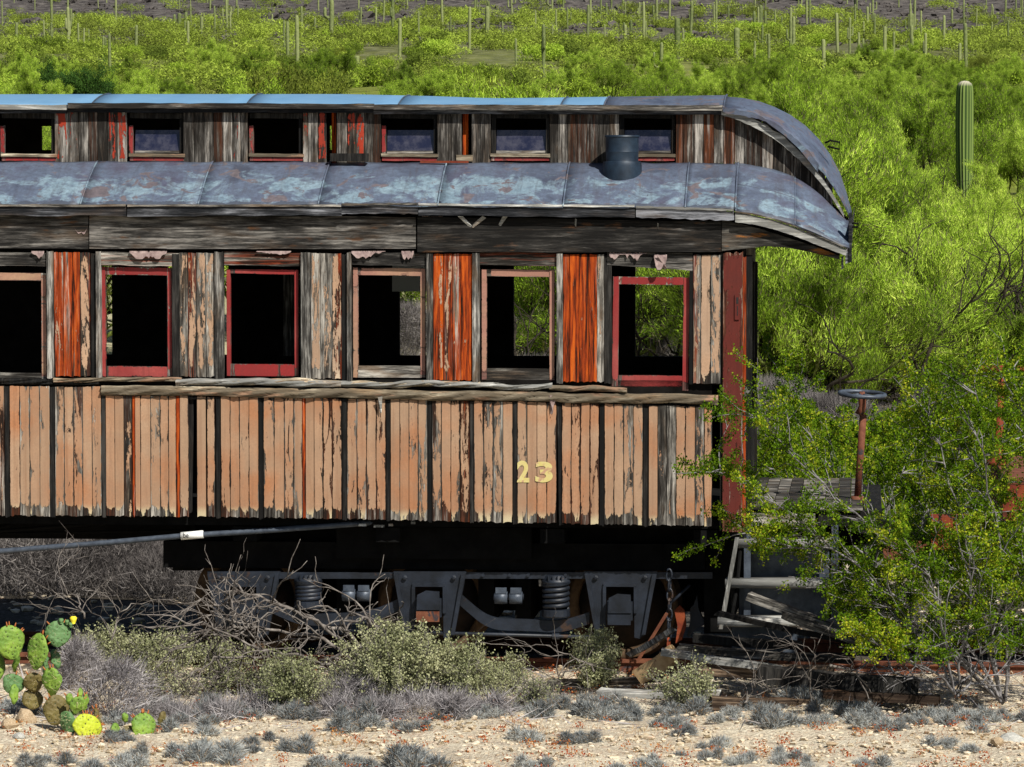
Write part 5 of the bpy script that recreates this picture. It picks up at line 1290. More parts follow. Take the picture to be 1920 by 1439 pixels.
creosote('creosote_bush', 'big creosote bush with silvery stems leaning over the wooden platform steps', [
    [b1, (1800, 1180), (1700, 1040), (1600, 960), (1490, 860), (1430, 780)], [b1, (1760, 1180), (1640, 1090), (1540, 1010), (1420, 930), (1350, 880)], [b1, (1740, 1190), (1620, 1090), (1520, 1030), (1400, 1000)],
    [b1, (1850, 1150), (1800, 980), (1760, 840), (1740, 760)], [b1, (1780, 1230), (1700, 1160), (1640, 1110)], [b1, (1850, 1120), (1760, 980), (1700, 930)], [b1, (1840, 1180), (1740, 1080), (1680, 1030)],
    [b1, (1890, 1150), (1870, 1000), (1840, 850), (1830, 740)], [b1, (1920, 1150), (1930, 980), (1920, 820), (1900, 690)], [b1, (1760, 1250), (1690, 1200), (1640, 1170)]], 91, 28.5)
creosote('creosote_bush', 'creosote bush with green yellow leaves low in front of the timber pile', [
    [b2, (1760, 1240), (1700, 1170), (1620, 1120)], [b2, (1800, 1220), (1820, 1120), (1810, 1020)], [b2, (1750, 1260), (1680, 1230), (1630, 1200)], [b2, (1840, 1230), (1890, 1140), (1920, 1060)], [b2, (1700, 1270), (1630, 1240)], [b2, (1770, 1200), (1750, 1100), (1700, 1020)], [b2, (1850, 1270), (1920, 1230)]], 92, 28.1)
creosote('creosote_bush', 'tall creosote bush crowding the rusty wagon end', [
    [b3, (1960, 1150), (1900, 1000), (1850, 900), (1790, 820)], [b3, (1980, 1120), (1960, 950), (1930, 800), (1900, 700)], [b3, (1920, 1200), (1840, 1100), (1760, 1050)], [b3, (2010, 1100), (2000, 900), (1980, 740)], [b3, (1930, 1230), (1860, 1180), (1800, 1150)], [b3, (1940, 1140), (1880, 1040), (1840, 1000)], [b3, (2060, 1150), (2090, 950), (2100, 800)]], 93, 28.8)
creosote('creosote_bush', 'small creosote bush growing up beside the brake stand', [
    [(1640, 1060), (1600, 960), (1560, 880), (1500, 800), (1470, 730)], [(1640, 1060), (1580, 980), (1500, 920), (1450, 880)], [(1640, 1060), (1660, 960), (1700, 860), (1760, 780)], [(1640, 1060), (1640, 960), (1650, 880)], [(1640, 1060), (1570, 1000), (1510, 970)], [(1640, 1060), (1720, 980), (1780, 900), (1830, 780)], [(1640, 1060), (1750, 990), (1850, 920), (1900, 850)]], 94, 33.4, 1.1)

BACKC = [(1520, 1075, 150, 110), (1640, 1085, 170, 120), (1760, 1080, 170, 120), (1860, 1090, 160, 130), (1950, 1080, 150, 130), (1700, 1040, 170, 120), (1470, 770, 200, 130), (1580, 760, 220, 140), (1700, 770, 220, 130), (1820, 760, 220, 140), (1920, 770, 200, 140), (1250, 760, 200, 130), (1030, 770, 200, 130), (1450, 985, 230, 170), (1560, 1000, 240, 190), (1680, 985, 260, 210), (1800, 1000, 260, 220), (1910, 985, 260, 230), (1620, 930, 260, 180), (1760, 920, 280, 190), (1880, 900, 260, 200), (1500, 920, 240, 160)]
# ---------------------------------------------------------------- rusty wagon end at the right
WG = to_world(PX(1900, 1.0), 1.2, 0)
wag = empty('flat_wagon', WG, -YAW); tag(wag, 'red rusted end of a flat wagon with a brake stand behind the creosote', 'railway wagon')
wx0 = 0.0
def wbox(name, x0, x1, y0, y1, z0, z1, m): 
    mb = MB(); mb.box(x0, x1, y0, y1, z0, z1); return mb.build(name, M[m], wag)
wz = PZ(1900, 880, 1.2)
wbox('end_beam', -.12, .06, -1.2, 1.4, wz - .30, wz - .04, 'rust')
wbox('side_sill', .065, 4, -1.2, -1.08, wz - .28, wz - .06, 'rust'); wbox('side_sill', .065, 4, 1.28, 1.4, wz - .28, wz - .06, 'rust')
for i in range(12): wbox('deck_plank', -.1 + i * .25, .14 + i * .25, -1.15, 1.35, wz - .035, wz + .01 + rnd.uniform(-.005, .005), 'rustdark')
wbox('drawgear_box', -.62, -.13, -.05, .20, PZ(1740, 1030, 1.2), PZ(1740, 968, 1.2), 'rust')
cp = wag; mb = MB(); mb.prism([(-.95, .62), (-.62, .60), (-.62, .86), (-.78, .88), (-.82, .80), (-.9, .88), (-1.0, .82)], -.02, .16); mb.build('coupler', M['rustdark'], wag)
for x in (.3, 2.0):
    pr = [(.05, -.02), (.12, -.02), (.34, -.005), (.355, -.035), (.42, -.035), (.425, .05), (.45, .06), (.45, .08), (.36, .09), (.05, .05)]
    mb = MB(); mb.lathe((x + .5, -.55, .42), pr, 'y', 32); mb.build('wheel', M['rustdark'], wag, True)
ws = empty('brake_stand', (0, 0, 0)); ws.parent = wag
gx = PX(1878, .9) - PX(1900, 1.0); gz0, gz1 = PZ(1868, 872, .9), PZ(1882, 694, .9)
mb = MB(); mb.tube([(gx - .03, -.3, gz0), (gx - .03, -.3, gz0 + .02), (gx - .02, -.3, gz0 + .06), (gx, -.3, gz1)], [.09, .085, .032, .022], 10); mb.build('post', M['rust'], ws, True)
mb = MB(); mb.tube([(gx + .2 * math.cos(a), -.3 + .2 * math.sin(a), gz1 + .01) for a in np.linspace(0, 6.2832, 29)], .017, 8, False); mb.build('wheel_rim', M['rust'], ws, True)
for k in range(4):
    a = k * 1.5708 + .4; mb = MB(); mb.tube([(gx, -.3, gz1 + .01), (gx + .2 * math.cos(a), -.3 + .2 * math.sin(a), gz1 + .01)], .012, 6); mb.build('spoke', M['rust'], ws, True)

# ---------------------------------------------------------------- fallen timbers
def timber(a, b, da, db, w, h, mat, label, cat='timber', name='fallen_timber', roll=0):
    A, B = at(a[0], a[1], da), at(b[0], b[1], db); d = B - A; L = d.length
    mb = MB(); n = 8; V = []
    for i in range(n + 1):
        x = L * i / n; o = (rnd.uniform(-.003, .003), rnd.uniform(-.003, .003)); sg = .012 * math.sin(i / n * 3.14) * rnd.uniform(.5, 1)
        for (p, q) in ((-1, -1), (1, -1), (1, 1), (-1, 1)): V.append((x + (rnd.uniform(-.02, .02) if i in (0, n) else 0), p * w / 2 + o[0], q * h / 2 + o[1] - sg))
    Fc = [(3, 2, 1, 0), tuple(n * 4 + j for j in range(4))] + [(i * 4 + j, i * 4 + (j + 1) % 4, (i + 1) * 4 + (j + 1) % 4, (i + 1) * 4 + j) for i in range(n) for j in range(4)]
    mb.add(V, Fc); o = mb.build(name, M[mat])
    o.location = A; o.rotation_euler = (Matrix(((d.x, 0, 0), (d.y, 0, 0), (d.z, 0, 0))) and d.to_track_quat('X', 'Z').to_euler())
    if roll: o.rotation_euler.rotate_axis('X', roll)
    return tag(o, label, cat)
timber((1402, 1118), (1650, 1200), 29.35, 28.9, .10, .055, 'greyh', 'thick grey beam leaning against the bottom of the wooden steps')
timber((1345, 1150), (1600, 1204), 29.2, 28.8, .06, .035, 'blackv', 'thin dark lath lying across the lowest step')
timber((1465, 1152), (1640, 1212), 29.0, 28.7, .08, .05, 'greyh', 'short broken grey beam on top of the timber pile')
timber((1238, 1222), (1690, 1284), 28.95, 28.5, .12, .045, 'oldh', 'long silvery plank sloping down in front of the truck wheel')
timber((1270, 1214), (1600, 1238), 29.2, 28.9, .10, .05, 'greyh', 'grey plank just behind the long silvery plank')
timber((1120, 1298), (1345, 1302), 28.9, 28.75, .22, .04, 'oldh', 'wide weathered board lying flat among the small shrubs')
timber((1030, 1281), (1240, 1272), 29.4, 29.2, .09, .05, 'greyh', 'narrow grey beam on the gravel in front of the rail')
timber((1300, 1196), (1500, 1210), 29.4, 29.2, .10, .06, 'blackv', 'dark beam low beneath the bottom step')
timber((1330, 1318), (1530, 1322), 28.3, 28.3, .14, .09, 'brownh', 'reddish brown timber at the front of the pile')
timber((1420, 1262), (1720, 1290), 28.6, 28.4, .16, .12, 'blackv', 'heavy blackened beam at the bottom of the pile')
timber((1300, 1250), (1560, 1262), 28.9, 28.75, .14, .10, 'brownh', 'brown squared beam under the long silvery plank')
timber((1540, 1300), (1760, 1312), 28.3, 28.2, .10, .06, 'brownh', 'rust red board half buried at the foot of the creosote')
timber((1180, 1228), (1262, 1180), 29.5, 29.3, .05, .04, 'greyv', 'short pale stake propped against the chain')
timber((1200, 1268), (1265, 1222), 29.1, 29.0, .10, .12, 'tread', 'stubby tan wood block leaning beside the chain')
timber((480, 1085), (512, 1290 - 100), 29.3, 29.2, .05, .04, 'greyv', 'grey stick standing upright behind the dead branches') if False else None

# ---------------------------------------------------------------- dead branches in front of the truck
def dead_branch(name, label, px_path, d0, d1, rad, seed, kids=9, group=None):
    r = np.random.RandomState(seed); n = len(px_path); mb = MB()
    C = [to3(x, y, d0 + (d1 - d0) * i / (n - 1)) for i, (x, y) in enumerate(px_path)]; loc = C[0].copy()
    pts = []
    for a, b in zip(C[:-1], C[1:]):
        for f in np.linspace(0, 1, 5)[:-1]: pts.append(a + (b - a) * f + r.normal(0, .012, 3))
    pts.append(C[-1]); m = len(pts)
    o = empty(name, loc); tag(o, label, 'branch', group)
    mb.tube([p - loc for p in pts], list(np.linspace(rad, rad * .3, m)), 6); mb.build('limb', M['deadw'], o, True)
    for _ in range(kids):
        i = r.randint(1, m - 1); dirn = unit(unit(pts[i + 1] - pts[i - 1]) + r.normal(0, .55, 3) + [0, 0, .15])
        P, R, dd = limb(pts[i], dirn, r.uniform(.25, .6), rad * .5, rad * .18, 7, r, .26, -.05)
        mb = MB(); mb.tube([p - loc for p in P], R, 5)
        for _k in range(3):
            j = r.randint(2, 7); P2, R2, _d = limb(P[j], unit(dd + r.normal(0, .7, 3)), r.uniform(.12, .35), rad * .25, rad * .1, 4, r, .3); mb.tube([p - loc for p in P2], R2, 4)
        mb.build('twig', M['deadw'], o, True)
DB = 'branches heaped before the truck'
for i, (pth, rad, k) in enumerate([
    ([(700, 1230), (640, 1185), (560, 1150), (480, 1120), (400, 1098)], .020, 10), ([(690, 1240), (600, 1200), (500, 1180), (420, 1175), (340, 1200)], .018, 10), ([(660, 1215), (590, 1165), (540, 1140), (500, 1150), (430, 1190)], .014, 9),
    ([(480, 1180), (420, 1140), (380, 1120), (330, 1160)], .011, 8), ([(560, 1250), (480, 1230), (400, 1235), (350, 1270)], .014, 9), ([(720, 1200), (690, 1160), (660, 1165), (640, 1190)], .016, 7), ([(430, 1290), (400, 1220), (440, 1160), (520, 1130)], .012, 8),
    ([(650, 1260), (560, 1230), (470, 1210), (380, 1170), (310, 1180)], .014, 10), ([(700, 1250), (680, 1290), (640, 1300)], .012, 7), ([(600, 1240), (660, 1220), (740, 1190), (780, 1160)], .012, 7)]):
    dead_branch('dead_branch', 'bare bleached branch in the tangled heap in front of the truck', pth, 29.3 - .05 * i, 29.0 - .05 * i, rad, 200 + i, k, DB)
for i in range(9):
    x0, y0 = rnd.uniform(250, 760), rnd.uniform(1255, 1320); sx = rnd.choice((-1, 1))
    dead_branch('dead_branch', 'bare broken branch lying on the ground between the shrubs', [(x0, y0), (x0 + sx * 45, y0 - rnd.uniform(5, 25)), (x0 + sx * 95, y0 - rnd.uniform(0, 40)), (x0 + sx * 140, y0 - rnd.uniform(0, 45))], gp(x0, y0 + 4)[1], gp(x0, y0 + 4)[1] + .1, rnd.uniform(.007, .013), 260 + i, 7, 'broken branches between the shrubs')
dead_branch('dead_branch', 'thin thorny dead stem arching before the dark gap under the truck', [(1110, 1260), (1080, 1235), (1030, 1215), (960, 1198)], 28.9, 28.9, .007, 301, 6)
dead_branch('dead_branch', 'crooked dry stem rising beside the wide weathered board', [(1055, 1305), (1050, 1280), (1060, 1262), (1100, 1250)], 28.7, 28.7, .008, 302, 6)
dead_branch('dead_branch', 'thin reddish bare stem arching above the prickly pear', [(160, 1165), (150, 1130), (120, 1100), (110, 1060)], 28.6, 28.9, .008, 303, 8)
dead_branch('dead_branch', 'bare curved stem between the prickly pear and the branch heap', [(205, 1200), (220, 1160), (250, 1130), (330, 1125)], 28.6, 28.9, .007, 304, 7)
dead_branch('dead_branch', 'pale dry twig sticking up before the pile of timbers', [(1520, 1320), (1515, 1270), (1530, 1230), (1525, 1200)], 28.1, 28.1, .006, 305, 7)
dead_branch('dead_branch', 'silvery curved root in front of the timber pile', [(1555, 1248), (1590, 1258), (1625, 1280)], 28.2, 28.2, .012, 306, 3)
dead_branch('dead_branch', 'pale branching twig at the foot of the reddish timber', [(1395, 1322), (1410, 1290), (1430, 1268)], 28.2, 28.2, .008, 307, 7)

# ---------------------------------------------------------------- grey green shrubs
def sage(name, label, x, ybase, wpx, hpx, seed, dens=1.0, leafm='sage', group=None, size=.016, stems=30):
    X, d = gp(x, ybase); sc = d / F; h, w = hpx * sc, wpx * sc / 2
    r = np.random.RandomState(seed); e = empty(name, (X, d, float(H(X, d)) - .01)); tag(e, label, 'shrub', group)
    mb = MB(); LP = []
    for i in range(stems):
        a = r.uniform(0, 6.28); q = math.sqrt(r.uniform(0, 1))
        tgt = np.array([q * math.cos(a) * w, q * math.sin(a) * w * .8, h * r.uniform(.55, 1.0) * (1 - .35 * q)])
        L = np.linalg.norm(tgt); P, R, dd = limb((r.normal(0, .03), r.normal(0, .03), 0), tgt, L, .006, .002, 7, r, .13, .02)
        mb.tube(P, R, 4, False)
        for j in range(2, 8):
            for _ in range(3):
                P2, R2, _d = limb(P[j], unit(dd + r.normal(0, .7, 3) + [0, 0, .2]), r.uniform(.06, .16), .003, .001, 3, r, .25)
                mb.tube(P2, R2, 3, False); LP += P2[1:]
    mb.build('stems', M['sagestem'], e, True)
    P = np.repeat(np.array(LP), int(7 * dens), 0); P = P + r.normal(0, .014, P.shape); P = P[P[:, 2] > .02 * h]
    link('foliage', np_mesh('foliage', leaves(P, size, r, .5), 4), M[leafm], e)
sage('sage_shrub', 'upright grey-green shrub standing alone left of the branch heap', 545, 1338, 95, 125, 401, .9)
sage('sage_shrub', 'large grey-green shrub in front of the middle of the truck', 745, 1325, 190, 175, 402, 1.1, stems=60)
sage('sage_shrub', 'rounded yellowish green shrub right of the largest one', 868, 1315, 120, 120, 403, 1.1, stems=40)
sage('sage_shrub', 'leafy shrub growing up in front of the outer axlebox', 1125, 1300, 110, 125, 404, 1.0, stems=30)
sage('sage_shrub', 'tiny leafy sprig before the dark gap under the truck', 945, 1290, 40, 62, 405, .8, stems=10)
sage('sage_shrub', 'loose shrub with light leaves behind the grey dead bush', 290, 1275, 130, 85, 406, .8, stems=30)
sage('sage_shrub', 'pale leafy shrub tucked beneath the dead branches', 420, 1270, 90, 75, 407, .7, stems=22)
sage('sage_shrub', 'straggly green shrub behind the prickly pear', 190, 1260, 90, 80, 408, .8, stems=25)
sage('sage_shrub', 'thin leafy shrub beside the wide weathered board', 1290, 1330, 90, 95, 409, .6, stems=20)
sage('sage_shrub', 'small shrub under the left end of the branch heap', 340, 1255, 60, 70, 410, .7, stems=18)
sage('sage_shrub', 'sparse shrub with pale leaves between the two largest shrubs', 640, 1320, 100, 70, 411, .6, stems=22)
for i in range(9):
    x = 330 + i * 86 + rnd.uniform(-18, 18); sage('sage_shrub', 'low straggly pale-leaved shrub in the belt of scrub along the truck', x, rnd.uniform(1290, 1335), rnd.uniform(50, 110), rnd.uniform(35, 75), 470 + i, rnd.uniform(.25, .7), 'sage', 'low shrubs in the belt of scrub', .013, 14)
for i, (x, y, w, h) in enumerate(BACKC):
    sage('green_bush', 'leafy green bush growing beyond the end platform and the wagon', x, y, w, h, 440 + i, 1.0, 'creo', 'green bushes beyond the end platform', .034, 46)
def dead_bush(label, x, yb, wpx, hpx, seed, n, lean):
    X, d = gp(x, yb); sc = d / F
    V = twig_bush(seed, n, hpx * sc, wpx * sc / 2, .0055, .04, .17, lean, .85)
    rr_ = np.random.RandomState(seed + 1); T = V.reshape(-1, 3, 3); an = np.arctan2(T[:, 0, 1], T[:, 0, 0]); keep = rr_.uniform(0, 1, len(T)) < .55 + .45 * np.sin(an * 3 + rr_.uniform(0, 6)) + .2 * np.sin(an * 7); V = T[keep].reshape(-1, 3)
    o = link('dead_bush', np_mesh('dead_bush', V, 3), M['twig']); o.location = (X, d, float(H(X, d)) - .02); tag(o, label, 'bush', 'low mats of dead twigs' if 'belt of scrub' in label else None)
dead_bush('dense grey leafless bush beside the prickly pear', 222, 1345, 150, 118, 420, 5200, .45)
dead_bush('darker grey twiggy mound touching the prickly pear pads', 145, 1290, 90, 95, 421, 4500, .2)
dead_bush('matted grey twigs at the foot of the largest shrub', 790, 1345, 220, 48, 422, 2600, 0)
for i in range(13):
    dead_bush('low mat of grey dead twigs in the belt of scrub along the truck', 300 + i * 58 + rnd.uniform(-25, 25), rnd.uniform(1315, 1352), rnd.uniform(70, 150), rnd.uniform(22, 48), 700 + i, 1500, rnd.uniform(-.4, .4))
dead_bush('low grey twig mat left of the largest shrub', 660, 1330, 130, 55, 423, 3000, 0)

# ---------------------------------------------------------------- blue grey tufts
TF = []
for s in range(5):
    r = np.random.RandomState(500 + s)
    V1 = np.concatenate([twig_bush(510 + s * 7 + q, 520, r.uniform(.05, .16), r.uniform(.05, .13), .007, .02, .08) + [r.normal(0, .12), r.normal(0, .10), 0] for q in range(4)])
    me = np_mesh('tuft', V1, 3); me.materials.append(M['tuft']); TF.append(me)
tl = [(540, 1412, 90), (385, 1425, 100), (300, 1420, 70), (975, 1385, 75), (1075, 1395, 65), (1010, 1330, 80), (760, 1435, 120), (1170, 1340, 60), (1330, 1400, 60), (1480, 1425, 55), (1310, 1425, 60), (1440, 1365, 90), (1360, 1355, 50), (1510, 1360, 60), (1680, 1375, 55), (1790, 1400, 70), (1650, 1430, 70), (1480, 1440, 60), (570, 1345, 70), (640, 1365, 70), (450, 1350, 80), (370, 1345, 70), (700, 1350, 90), (850, 1340, 80), (1150, 1345, 70), (1250, 1355, 70), (210, 1400, 60), (160, 1440, 90), (430, 1440, 110), (600, 1440, 70), (1210, 1440, 70), (900, 1350, 60), (490, 1385, 60), (1280, 1380, 55), (60, 1435, 60), (760, 1375, 60), (30, 1330, 80), (1560, 1345, 60), (680, 1440, 80), (1010, 1440, 60), (1110, 1320, 70), (1400, 1440, 60), (340, 1375, 80), (250, 1440, 80), (1830, 1350, 60)]
for x in range(20, 1900, 48):
    tl.append((x + rnd.uniform(-20, 20), rnd.uniform(1318, 1362) if x < 1560 else rnd.uniform(1350, 1380), rnd.uniform(45, 85)))
for i, (x, y, w) in enumerate(tl):
    X, d = gp(x, y); s = w * d / F / .32
    o = link('grey_tuft', TF[i % 5], None); o.location = (X, d, float(H(X, d)) - .015); o.rotation_euler = (0, 0, rnd.uniform(0, 6.28)); o.scale = (s, s, s * rnd.uniform(.75, 1.0))
    tag(o, 'small blue-grey tuft of low scrub on the pale gravel', 'tuft', 'blue-grey tufts on the gravel')

# ---------------------------------------------------------------- prickly pears
def pear_mat(name, a, b):
    t = NT(name); v = t.vor(t.obj, 34)
    c = t.mix(t.mr(t.noise(t.obj, 7, 4, .6), .35, .7), a, b); c = t.mix(t.mr(v[0], .14, .24, 1, 0), c, (.035, .045, .012))
    m = t.bsdf(c, .6, 0, t.bump(t.math('ADD', v[0], t.noise(t.obj, 18, 5, .6)), .6, .012), .3); return m
M['pad'] = pear_mat('green cactus pad', (.10, .20, .035), (.24, .36, .045)); M['pady'] = pear_mat('yellow green cactus pad', (.34, .42, .02), (.50, .55, .04)); M['padg'] = pear_mat('dusty green pad', (.07, .15, .05), (.13, .24, .09))
M['padb'] = pear_mat('withered brown pad', (.10, .075, .025), (.17, .14, .04))
M['bud'] = flat_mat('red brown buds', (.28, .07, .02), (.4, .16, .04), 30, .7); M['flower'] = flat_mat('yellow flower', (.75, .62, .02), (.8, .7, .05), 30, .6); M['spine'] = flat_mat('pale spines', (.5, .42, .25), (.6, .5, .3), 20, .6)
def pear(label, base, d, pads, seed):
    r = np.random.RandomState(seed); loc = at(base[0], base[1], d); loc.z = float(H(loc.x, d)) - .01
    e = empty('prickly_pear', loc); tag(e, label, 'cactus')
    for (cx, cy, w, h, rot, yaw, mt, buds, dd) in pads:
        sc = d / F; C = at(cx, cy, d + dd); W_, H_ = w * sc * .57, h * sc * .57; p1, p2 = r.uniform(0, 6.28, 2)
        mb = MB(); nu, nv = 14, 9; V = []
        for j in range(nv + 1):
            ph = -math.pi / 2 + math.pi * j / nv
            for i in range(nu):
                th = 2 * math.pi * i / nu; q = math.cos(ph)
                z = math.sin(ph); wid = 1.0 - .22 * max(0, -z)
                k_o = 1 + .05 * math.sin(2 * ph * 2 + p1) + .04 * math.sin(3 * th + 2 * ph + p2); V.append((W_ * q * math.cos(th) * wid * k_o, (.020 * q * math.sin(th) + .006 * math.sin(6 * ph + p1) * q) * (1 + .25 * math.sin(5 * th)), H_ * z * (1 + .04 * math.sin(4 * th + p2) * q)))
        Fc = [(j * nu + i, j * nu + (i + 1) % nu, (j + 1) * nu + (i + 1) % nu, (j + 1) * nu + i) for j in range(nv) for i in range(nu)]
        mb.add(V, Fc); o = mb.build('pad', M[mt], e, True)
        o.location = C - loc; o.rotation_euler = (r.uniform(-.3, .3), math.radians(rot), math.radians(yaw * 1.5))
        for b in range(buds):
            a = math.radians(r.uniform(25, 155)); p = Vector((W_ * math.cos(a) * .98, r.uniform(-.012, .012), H_ * math.sin(a) * .98)); q = p * (1 + .02 / max(p.length, .02)) 
            mb = MB(); mb.tube([p * .96, p * 1.05, q * 1.06], [.005, .006, .003], 5); mb.build('bud', M['bud'], o, True)
        mb = MB()
        for s_ in range(26 if W_ > .05 else 0):
            a = r.uniform(0, 6.28); q = math.sqrt(r.uniform(.0, .8)); p = np.array([W_ * q * math.cos(a), -.016, H_ * q * math.sin(a)]); mb.tube([p, p + [r.normal(0, .008), -.02, r.normal(0, .01) + .005]], [.0012, .0004], 3, False)
        if W_ > .05: mb.build('spines', M['spine'], o)['kind'] = 'stuff'
    return e
ea = pear('tall prickly pear with many green pads and one yellow flower', (70, 1325), 27.7, [
    (18, 1205, 52, 58, -12, 15, 'pad', 6, 0), (70, 1222, 42, 62, 8, -20, 'pad', 4, -.05), (108, 1189, 44, 44, 4, 10, 'padg', 3, 0), (97, 1276, 36, 44, -8, -10, 'pad', 3, -.08), (30, 1240, 16, 44, -25, 60, 'pad', 0, .05), (24, 1283, 42, 34, 20, 20, 'padg', 2, -.03), (62, 1280, 34, 36, -20, 10, 'padb', 1, 0),
    (26, 1302, 18, 34, 10, 30, 'pad', 0, -.1), (85, 1245, 22, 34, 10, 65, 'padg', 0, .06), (-8, 1250, 40, 50, 10, 30, 'pad', 4, .05), (60, 1312, 40, 34, 5, 20, 'padb', 0, .02), (98, 1294, 18, 24, 0, 0, 'pad', 0, -.03), (104, 1236, 24, 34, 0, 40, 'padg', 0, .1)], 601)
for (x, y, m_, s) in ((114, 1165, 'padg', .020), (125, 1167, 'padg', .017), (132, 1172, 'padg', .018), (137, 1163, 'flower', .026)):
    C = at(x, y, 27.7); mb = MB(); mb.lathe((0, 0, 0), [(s * .4, -s), (s * .8, -.2 * s), (s, .6 * s), (s * .6, s)], 'z', 9); o = mb.build('flower' if m_ == 'flower' else 'bud', M[m_], ea, True); o.location = C - ea.location
pear('low prickly pear with a glowing yellow-green front pad', (130, 1392), 27.05, [
    (163, 1363, 56, 42, 18, 20, 'pady', 7, -.12), (128, 1357, 32, 44, -16, -15, 'padg', 0, 0), (144, 1323, 28, 34, 12, 20, 'pad', 3, .02), (104, 1332, 44, 52, 6, 10, 'padb', 3, .12), (158, 1318, 16, 30, 14, 40, 'pad', 2, .05), (130, 1312, 14, 22, -8, 20, 'pad', 1, .04), (182, 1346, 26, 34, 20, 60, 'padb', 5, .05), (150, 1301, 9, 20, 0, 0, 'pad', 0, .03)], 602)
pear('single broad prickly pear pad with a small companion beside the grey bush', (270, 1390), 27.1, [(268, 1363, 44, 48, 16, 15, 'pad', 7, 0), (303, 1348, 15, 26, 12, 30, 'padb', 0, .05), (234, 1346, 12, 18, -10, 20, 'pad', 0, .1), (215, 1370, 24, 26, 30, 40, 'pad', 0, .0), (240, 1374, 26, 24, -10, 20, 'padb', 0, .02)], 603)

# ---------------------------------------------------------------- stones and ground litter
RK = [rock_mesh(s, 2) for s in range(6)]
M['stone'] = flat_mat('tan stone', (.28, .19, .11), (.50, .40, .27), 6, .9, 0, .1, .5, (.12, .09, .07), .64); M['stoneg'] = flat_mat('grey stone', (.30, .30, .28), (.52, .51, .46), 6, .9, 0, .1, .5)
for m_ in RK: m_.materials.append(M['stone'])
stones = [(1900, 1392, 60, 22, 'flat pale grey rock with a dark underside on the gravel', 'stoneg'), (1870, 1400, 26, 16, 'dark rock beside the flat pale one', 'stone'), (50, 1365, 42, 28, 'brown rock under the tall prickly pear', 'stone'), (20, 1372, 34, 26, 'orange brown rock left of the low prickly pear', 'stone'), (75, 1345, 40, 28, 'reddish rock between the prickly pears', 'stone'),
          (35, 1385, 26, 14, 'small pale stone before the brown rocks', 'stoneg'), (1050, 1285, 60, 16, 'pale orange stone slab before the dark gap under the truck', 'stone'), (1858, 1338, 28, 12, 'white stone at the foot of the creosote', 'stoneg'), (1740, 1360, 34, 16, 'brown stone on the gravel by the creosote', 'stone'), (1560, 1395, 22, 9, 'small orange stone on the open gravel', 'stone')]
for i, (x, y, w, h, lab, mt) in enumerate(stones):
    X, d = gp(x, y); s = d / F; me = RK[i % 6].copy(); me.materials.clear()
    o = link('rock', me, M[mt]); o.location = (X, d, float(H(X, d)) + h * s * .25); o.scale = (w * s * .5, w * s * .4, h * s * .62); o.rotation_euler = (0, 0, rnd.uniform(-.4, .4)); tag(o, lab, 'rock')
r_ = np.random.RandomState(77)
def scatter(n, y0=24.8, y1=30.2):
    y = r_.uniform(y0, y1, n); x = r_.uniform(-.16, .16, n) * y; return x, y
def litter(name, label, cat, n, smin, smax, flat, mat, y0=24.8, y1=44, clump=None):
    x, y = scatter(n, y0, y1); s = smin + (smax - smin) * r_.uniform(0, 1, n) ** 3
    out = []
    for i in range(n):
        V = base * (1 + r_.normal(0, .15, (len(base), 1))) * s[i] * [1.2, 1, flat]; a = r_.uniform(0, 6.28); c, q = math.cos(a), math.sin(a)
        V = V @ np.array([[c, q, 0], [-q, c, 0], [0, 0, 1]]); out.append((V + [x[i], y[i], float(H(x[i], y[i])) + s[i] * flat * .3])[tri.ravel()])
    tag(link(name, np_mesh(name, np.concatenate(out), 3), mat), label, cat, None, 'stuff')
t = NT('pebbles'); g = t.n('ShaderNodeNewGeometry'); rr = g.outputs['Random Per Island']; w_ = t.n('ShaderNodeTexNoise'); w_.inputs['Scale'].default_value = 14
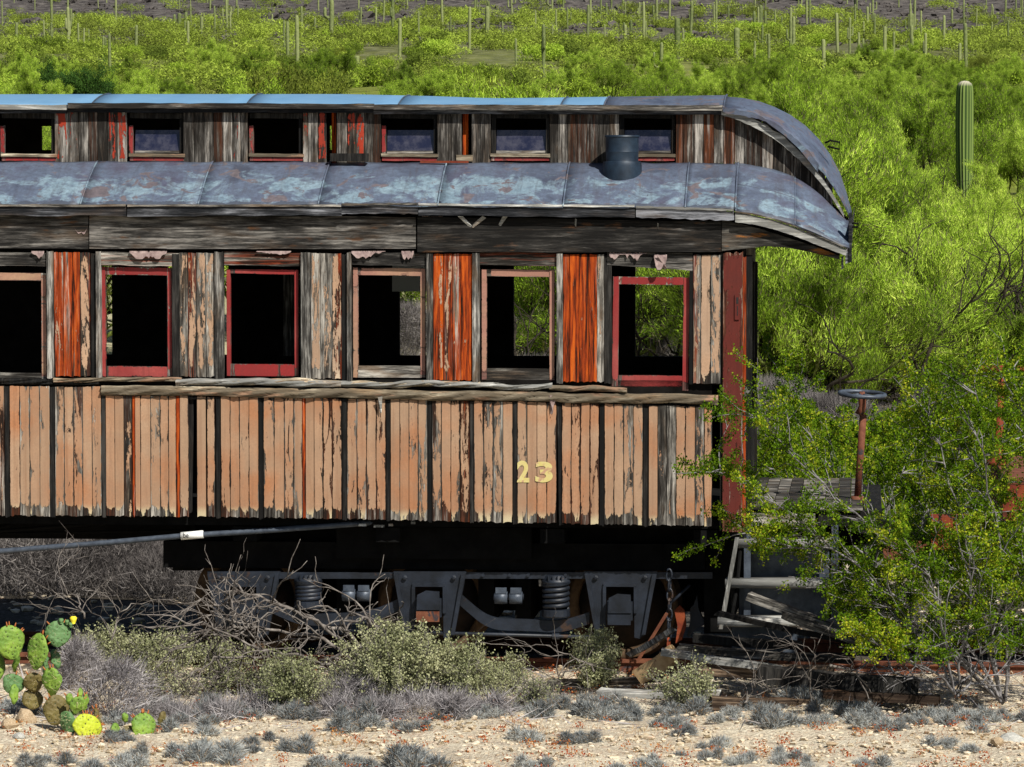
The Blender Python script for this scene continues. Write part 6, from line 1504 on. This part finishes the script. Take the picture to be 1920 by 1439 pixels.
pc = t.ramp(w_.outputs[0], [(.3, (.22, .15, .09)), (.45, (.50, .41, .28)), (.55, (.68, .62, .49)), (.7, (.42, .24, .13))]); M['pebble'] = t.bsdf(pc, .9, 0, None, .1)
litter('gravel', 'pale gravel and pebbles strewn over the open ground', 'gravel', 11000, .005, .024, .8, M['pebble'], 24.8, 31)
litter('gravel', 'pebbles and clods on the ground beyond the coach', 'gravel', 2500, .012, .06, .6, M['pebble'], 33, 46)
x, y = scatter(42000, 24.8, 31); keep = (np.sin(x * 3.1 + y * 2.3) + np.sin(x * 1.3 - y * 4.1) + r_.normal(0, .7, len(x))) > .2; x, y = x[keep], y[keep]
P = np.stack([x, y, H(x, y)], 1); V = strands(P, unit(r_.normal(0, .6, P.shape) + [0, 0, .7]), r_.uniform(.015, .055, len(P)), r_.uniform(.002, .005, len(P)), r_)
M['dry'] = leaf_mat('dry annual grass', ((.20, .08, .04), (.40, .22, .10), (.62, .52, .32)), .2, 3, 0)
tag(link('dry_grass', np_mesh('dry_grass', V, 3), M['dry']), 'short dry straw-coloured grass between the pebbles', 'grass', None, 'stuff')
xc, yc = scatter(430, 24.8, 30.5); k = 26
P = np.stack([np.repeat(xc, k), np.repeat(yc, k), np.zeros(430 * k)], 1) + np.concatenate([r_.normal(0, .022, (430 * k, 2)), r_.uniform(.0, .05, (430 * k, 1))], 1); P[:, 2] += H(P[:, 0], P[:, 1])
M['redleaf'] = leaf_mat('red annual leaves', ((.26, .04, .018), (.42, .10, .03), (.52, .26, .08)), .3, 2, 0)
tag(link('red_groundcover', np_mesh('red_groundcover', leaves(P, .014, r_, .5), 4), M['redleaf']), 'tiny red and orange leaved plants dotted over the gravel', 'ground cover', None, 'stuff')
xt, yt = scatter(900, 27.2, 30.6); xt2 = xt
P = np.stack([xt, yt, H(xt, yt) + .01], 1); D = unit(np.concatenate([r_.normal(0, 1, (900, 2)), r_.uniform(0, .25, (900, 1))], 1))
V = strands(P, D, r_.uniform(.1, .4, 900), r_.uniform(.004, .012, 900), r_); tag(link('twig_litter', np_mesh('twig_litter', V, 3), M['twig']), 'broken grey twigs lying about in front of the truck', 'twigs', None, 'stuff')
